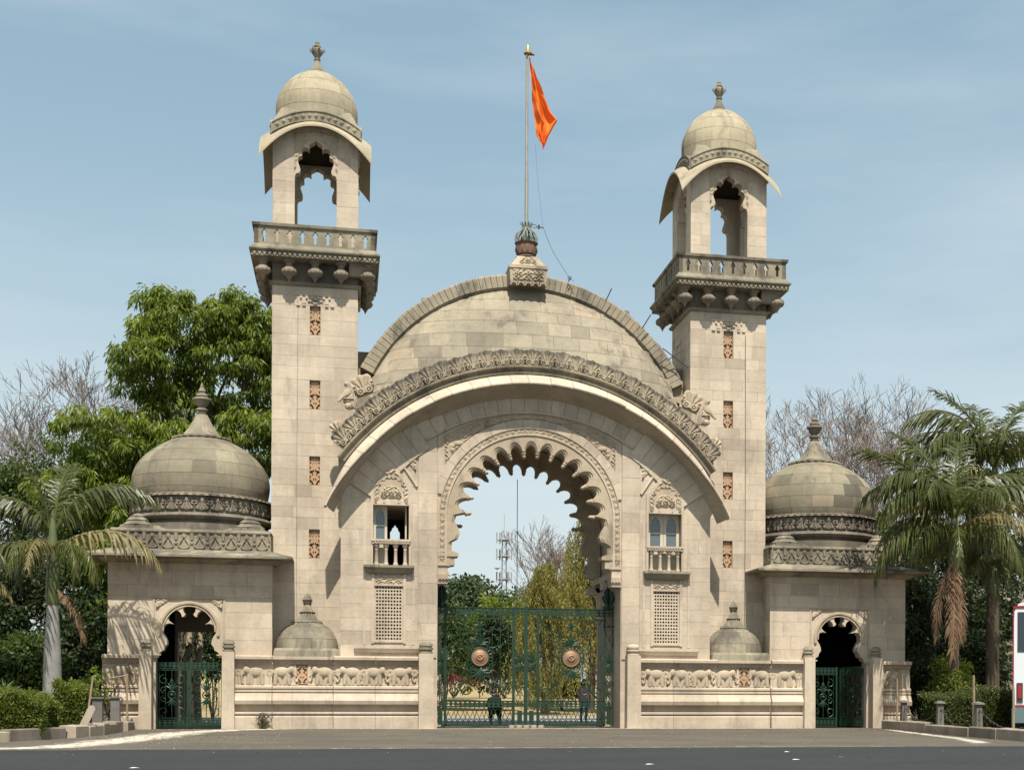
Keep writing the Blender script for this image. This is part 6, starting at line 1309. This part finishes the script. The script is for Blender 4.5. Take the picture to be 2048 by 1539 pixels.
pv = thing('garden_kiosk', 'low stone kiosk with a sloping eave at the left picture edge', 'kiosk', (-20.3, 9.5, 0)); m = MB(); m.box(-1.5, 1.0, -1.2, 1.2, 0, 5.6); obj('body', m, M['grey'], pv); m = MB(); m.box(-2.2, 1.7, -2, 2, 5.5, 5.62); m.frustum((-2.2, 1.7, -2, 2), (-1.4, .9, -1, 1), 5.62, 6.5); obj('roof', m, M['grey'], pv); obj('finial', MB().lathe([(.2, 6.5), (.25, 6.7), (.1, 6.9), (0, 7.1)], .8, -.9, 10), M['grey'], pv)
wp = plain('white_bus_paint', (.62, .64, .66), .35, 0, .05, 2, .5); rp_ = plain('maroon_stripe', (.22, .025, .03), .4, 0, .1, 2, .4); tl = plain('tail_lamp_red', (.28, .02, .02), .25, 0, .1, 2, .6); teal = plain('grey_bumper', (.10, .16, .17), .5, 0, .1)
BUSX, BUSY = (13.41, -12.76)
bs = thing('parked_bus', 'white bus with maroon stripes parked at the right edge', 'bus', (BUSX, BUSY, .02), R(-29)); W_ = 1.15
m = MB(); prof2 = [(-W_ + .02, .62), (-W_, .8), (-W_ - .01, 2.6), (-W_ + .03, 3.6), (-W_ + .14, 3.82), (-W_ + .5, 3.93), (W_ - .5, 3.93), (W_ - .14, 3.82), (W_ - .03, 3.6), (W_ + .01, 2.6), (W_, .8), (W_ - .02, .62)]; m.plate(prof2, [], 0, 6.4); bd = obj('body', m, wp, bs, 30)
obj('rear_window', MB().box(-W_ + .12, W_ - .12, -.02, .01, 2.45, 3.58), M['busglass'], bs); obj('stripe', MB().box(-W_ - .0, W_, -.015, .005, 3.68, 3.76), rp_, bs); obj('stripe', MB().box(-W_ - .015, -W_ + .02, -.012, .05, .8, 3.66), rp_, bs); obj('stripe', MB().box(-W_, W_, -.02, .005, .86, .93), rp_, bs)
for s in (-1, 1):
    obj('tail_light', MB().box(s * W_ - s * .13, s * W_ - s * .23, -.05, .01, 1.12, 1.5), tl, bs); obj('lamp_housing', MB().box(s * W_ - s * .1, s * W_ - s * .27, -.03, .01, 1.0, 1.56), M['iron'], bs)
    for y in (1.4, 5.2):
        w = MB(); w.lathe([(0, -.12), (.44, -.12), (.47, -.06), (.47, .08), (.44, .13), (0, .13)], n=24); w.v = [(z + s * (W_ - .18), x + y, y_ + .47) for x, y_, z in w.v]; wh = obj('wheel', w, M['iron'], bs, 40)
    for k in range(5): obj('side_window', MB().box(s * (W_ + .0), s * (W_ + .012), .5 + k * 1.15, 1.5 + k * 1.15, 2.45, 3.4), M['busglass'], bs)
obj('bumper', MB().box(-W_ - .03, W_ + .03, -.12, .1, .42, .84), teal, bs)
skin = plain('brown_skin', (.22, .12, .07), .6, 0, .1, 5); hair = plain('black_hair', (.012, .010, .009), .5, 0, .2, 8)
def person(label, loc, rz, J, E, hands, head, cloth_, sc=1.0, hairpts=None):
    t = thing('person', label, 'person', loc, rz)
    me = bpy.data.meshes.new('body'); me.from_pydata([j[:3] for j in J], E, []); 
    for c in cloth_: me.materials.append(c[0])
    o = link('body', me, t)
    for h in hands:      # five fingers from each palm
        pass
    k = o.modifiers.new('skin', 'SKIN'); k.use_smooth_shade = True; s_ = o.modifiers.new('sub', 'SUBSURF'); s_.levels = s_.render_levels = 1
    for i, j in enumerate(J): me.skin_vertices[0].data[i].radius = (j[3], j[4] if len(j) > 4 else j[3])
    me.skin_vertices[0].data[0].use_root = True
    dg = bpy.context.evaluated_depsgraph_get(); ev = bpy.data.meshes.new_from_object(o.evaluated_get(dg)); o.modifiers.clear(); o.data = ev
    ev.materials.clear()
    for c in cloth_: ev.materials.append(c[0])
    for p in ev.polygons:
        for i, c in enumerate(cloth_):
            if c[1](p.center): p.material_index = i; break
    hx, hy, hz_ = head; m = MB(); m.lathe([(0, -.12), (.045, -.11), (.07, -.06), (.083, 0), (.085, .05), (.07, .1), (.035, .125), (0, .13)], n=16, sy=1.15); m.tube([(0, -.09, .02), (0, -.12, -.015), (0, -.1, -.03)], [.01, .016, .012], 6)
    for s in (-1, 1): m.lathe([(0, -.02), (.012, -.015), (.014, .02), (0, .03)], s * .085, .01, 6)
    m.moved(hx, hy, hz_); obj('head', m, skin, t, 60)
    m = MB(); m.lathe([(.09, -.03), (.096, .03), (.09, .08), (.06, .125), (0, .145)], 0, .02, 16, sy=1.15)
    if hairpts: m.tube(hairpts, [.07, .06, .04, .02][:len(hairpts)], 8)
    m.moved(hx, hy, hz_); obj('hair', m, hair, t, 60)
    for hx_, hy_, hz2, dx_ in hands:
        m = MB(); 
        for k_ in range(4): m.tube([(hx_ + (k_ - 1.5) * .018, hy_, hz2), (hx_ + (k_ - 1.5) * .02, hy_ - .015, hz2 - .05 - .008 * (k_ in (1, 2))), (hx_ + (k_ - 1.5) * .019, hy_ - .035, hz2 - .085 - .01 * (k_ in (1, 2)))], [.0095, .009, .007], 5)
        m.tube([(hx_ + dx_ * .02, hy_, hz2 + .03), (hx_ + dx_ * .045, hy_ - .015, hz2), (hx_ + dx_ * .04, hy_ - .03, hz2 - .03)], [.011, .01, .008], 5); m.lathe([(0, -.01), (.03, 0), (.036, .03), (.028, .07), (0, .08)], hx_, hy_, 8, sy=.55).moved(0, 0, 0) if False else None
        m.box(hx_ - .034, hx_ + .034, hy_ - .012, hy_ + .014, hz2 - .01, hz2 + .07); obj('hand', m, skin, t, 60)
    t.scale = (sc,) * 3; return t
def std(hipw=.1, lean=0.0, fwd=0.0):
    J = [(0, 0, .95, .15, .12), (0, 0, 1.15, .14, .11), (0, -.0 - lean * .1, 1.36, .17, .115), (0, -.02 - lean * .15, 1.47, .07), (0, -.03 - lean * .16, 1.55, .055),
         (-.19, -lean * .1, 1.40, .06), (-.25, .0, 1.14, .045), (-.23, -.1, .9, .034), (.19, -lean * .1, 1.40, .06), (.25, .0, 1.14, .045), (.23, -.1, .9, .034),
         (-hipw, 0, .86, .105), (-hipw - .01, -.02 - fwd, .48, .07), (-hipw - .01, .03, .08, .045), (-hipw - .02, -.1, .04, .04), (hipw, 0, .86, .105), (hipw + .01, -.02, .48, .07), (hipw + .01, .05, .08, .045), (hipw + .02, -.08, .04, .04)]
    E = [(0, 1), (1, 2), (2, 3), (3, 4), (2, 5), (5, 6), (6, 7), (2, 8), (8, 9), (9, 10), (0, 11), (11, 12), (12, 13), (13, 14), (0, 15), (15, 16), (16, 17), (17, 18)]
    return J, E
J, E = std(); pinkc = cloth('pale_pink_shirt', (.55, .38, .38), 0); bluec = cloth('blue_patterned_trousers', (.10, .14, .30), 0); darkc = cloth('black_coat', (.012, .013, .014), 0)
person('person in a pale pink top and blue patterned trousers behind the right gate leaf', (3.15, 6.5, 0), R(15), J, E, [(-.23, -.12, .82, 1), (.23, -.12, .82, -1)], (0, -.05, 1.67), [(skin, lambda c: c[2] > 1.5 or (abs(c[0]) > .2 and c[2] < 1.15)), (pinkc, lambda c: c[2] > .86), (bluec, lambda c: c[2] > .1), (M['wood'], lambda c: True)], 1.0, [(0, .06, .02), (0, .1, -.12), (0, .1, -.28), (0, .09, -.38)])
J2 = [(0, .05, .62, .2, .17), (0, -.02, .82, .2, .16), (0, -.14, 1.0, .19, .14), (0, -.22, 1.08, .08), (0, -.26, 1.13, .06), (-.2, -.14, 1.0, .07), (-.26, -.28, .76, .055), (-.12, -.45, .66, .036), (.2, -.14, 1.0, .07), (.26, -.28, .76, .055), (.12, -.45, .66, .036),
      (-.13, .04, .55, .13), (-.17, -.12, .42, .1), (-.16, .02, .1, .05), (-.18, -.1, .04, .045), (.13, .04, .55, .13), (.17, -.12, .42, .1), (.16, .02, .1, .05), (.18, -.1, .04, .045)]
person('person bending forward in black clothes just behind the left gate leaf', (-.85, 2.4, 0), R(190), J2, E, [(-.12, -.48, .6, 1), (.12, -.48, .6, -1)], (0, -.33, 1.2), [(skin, lambda c: c[2] > 1.1 and c[1] < -.2), (darkc, lambda c: True)], 1.0)
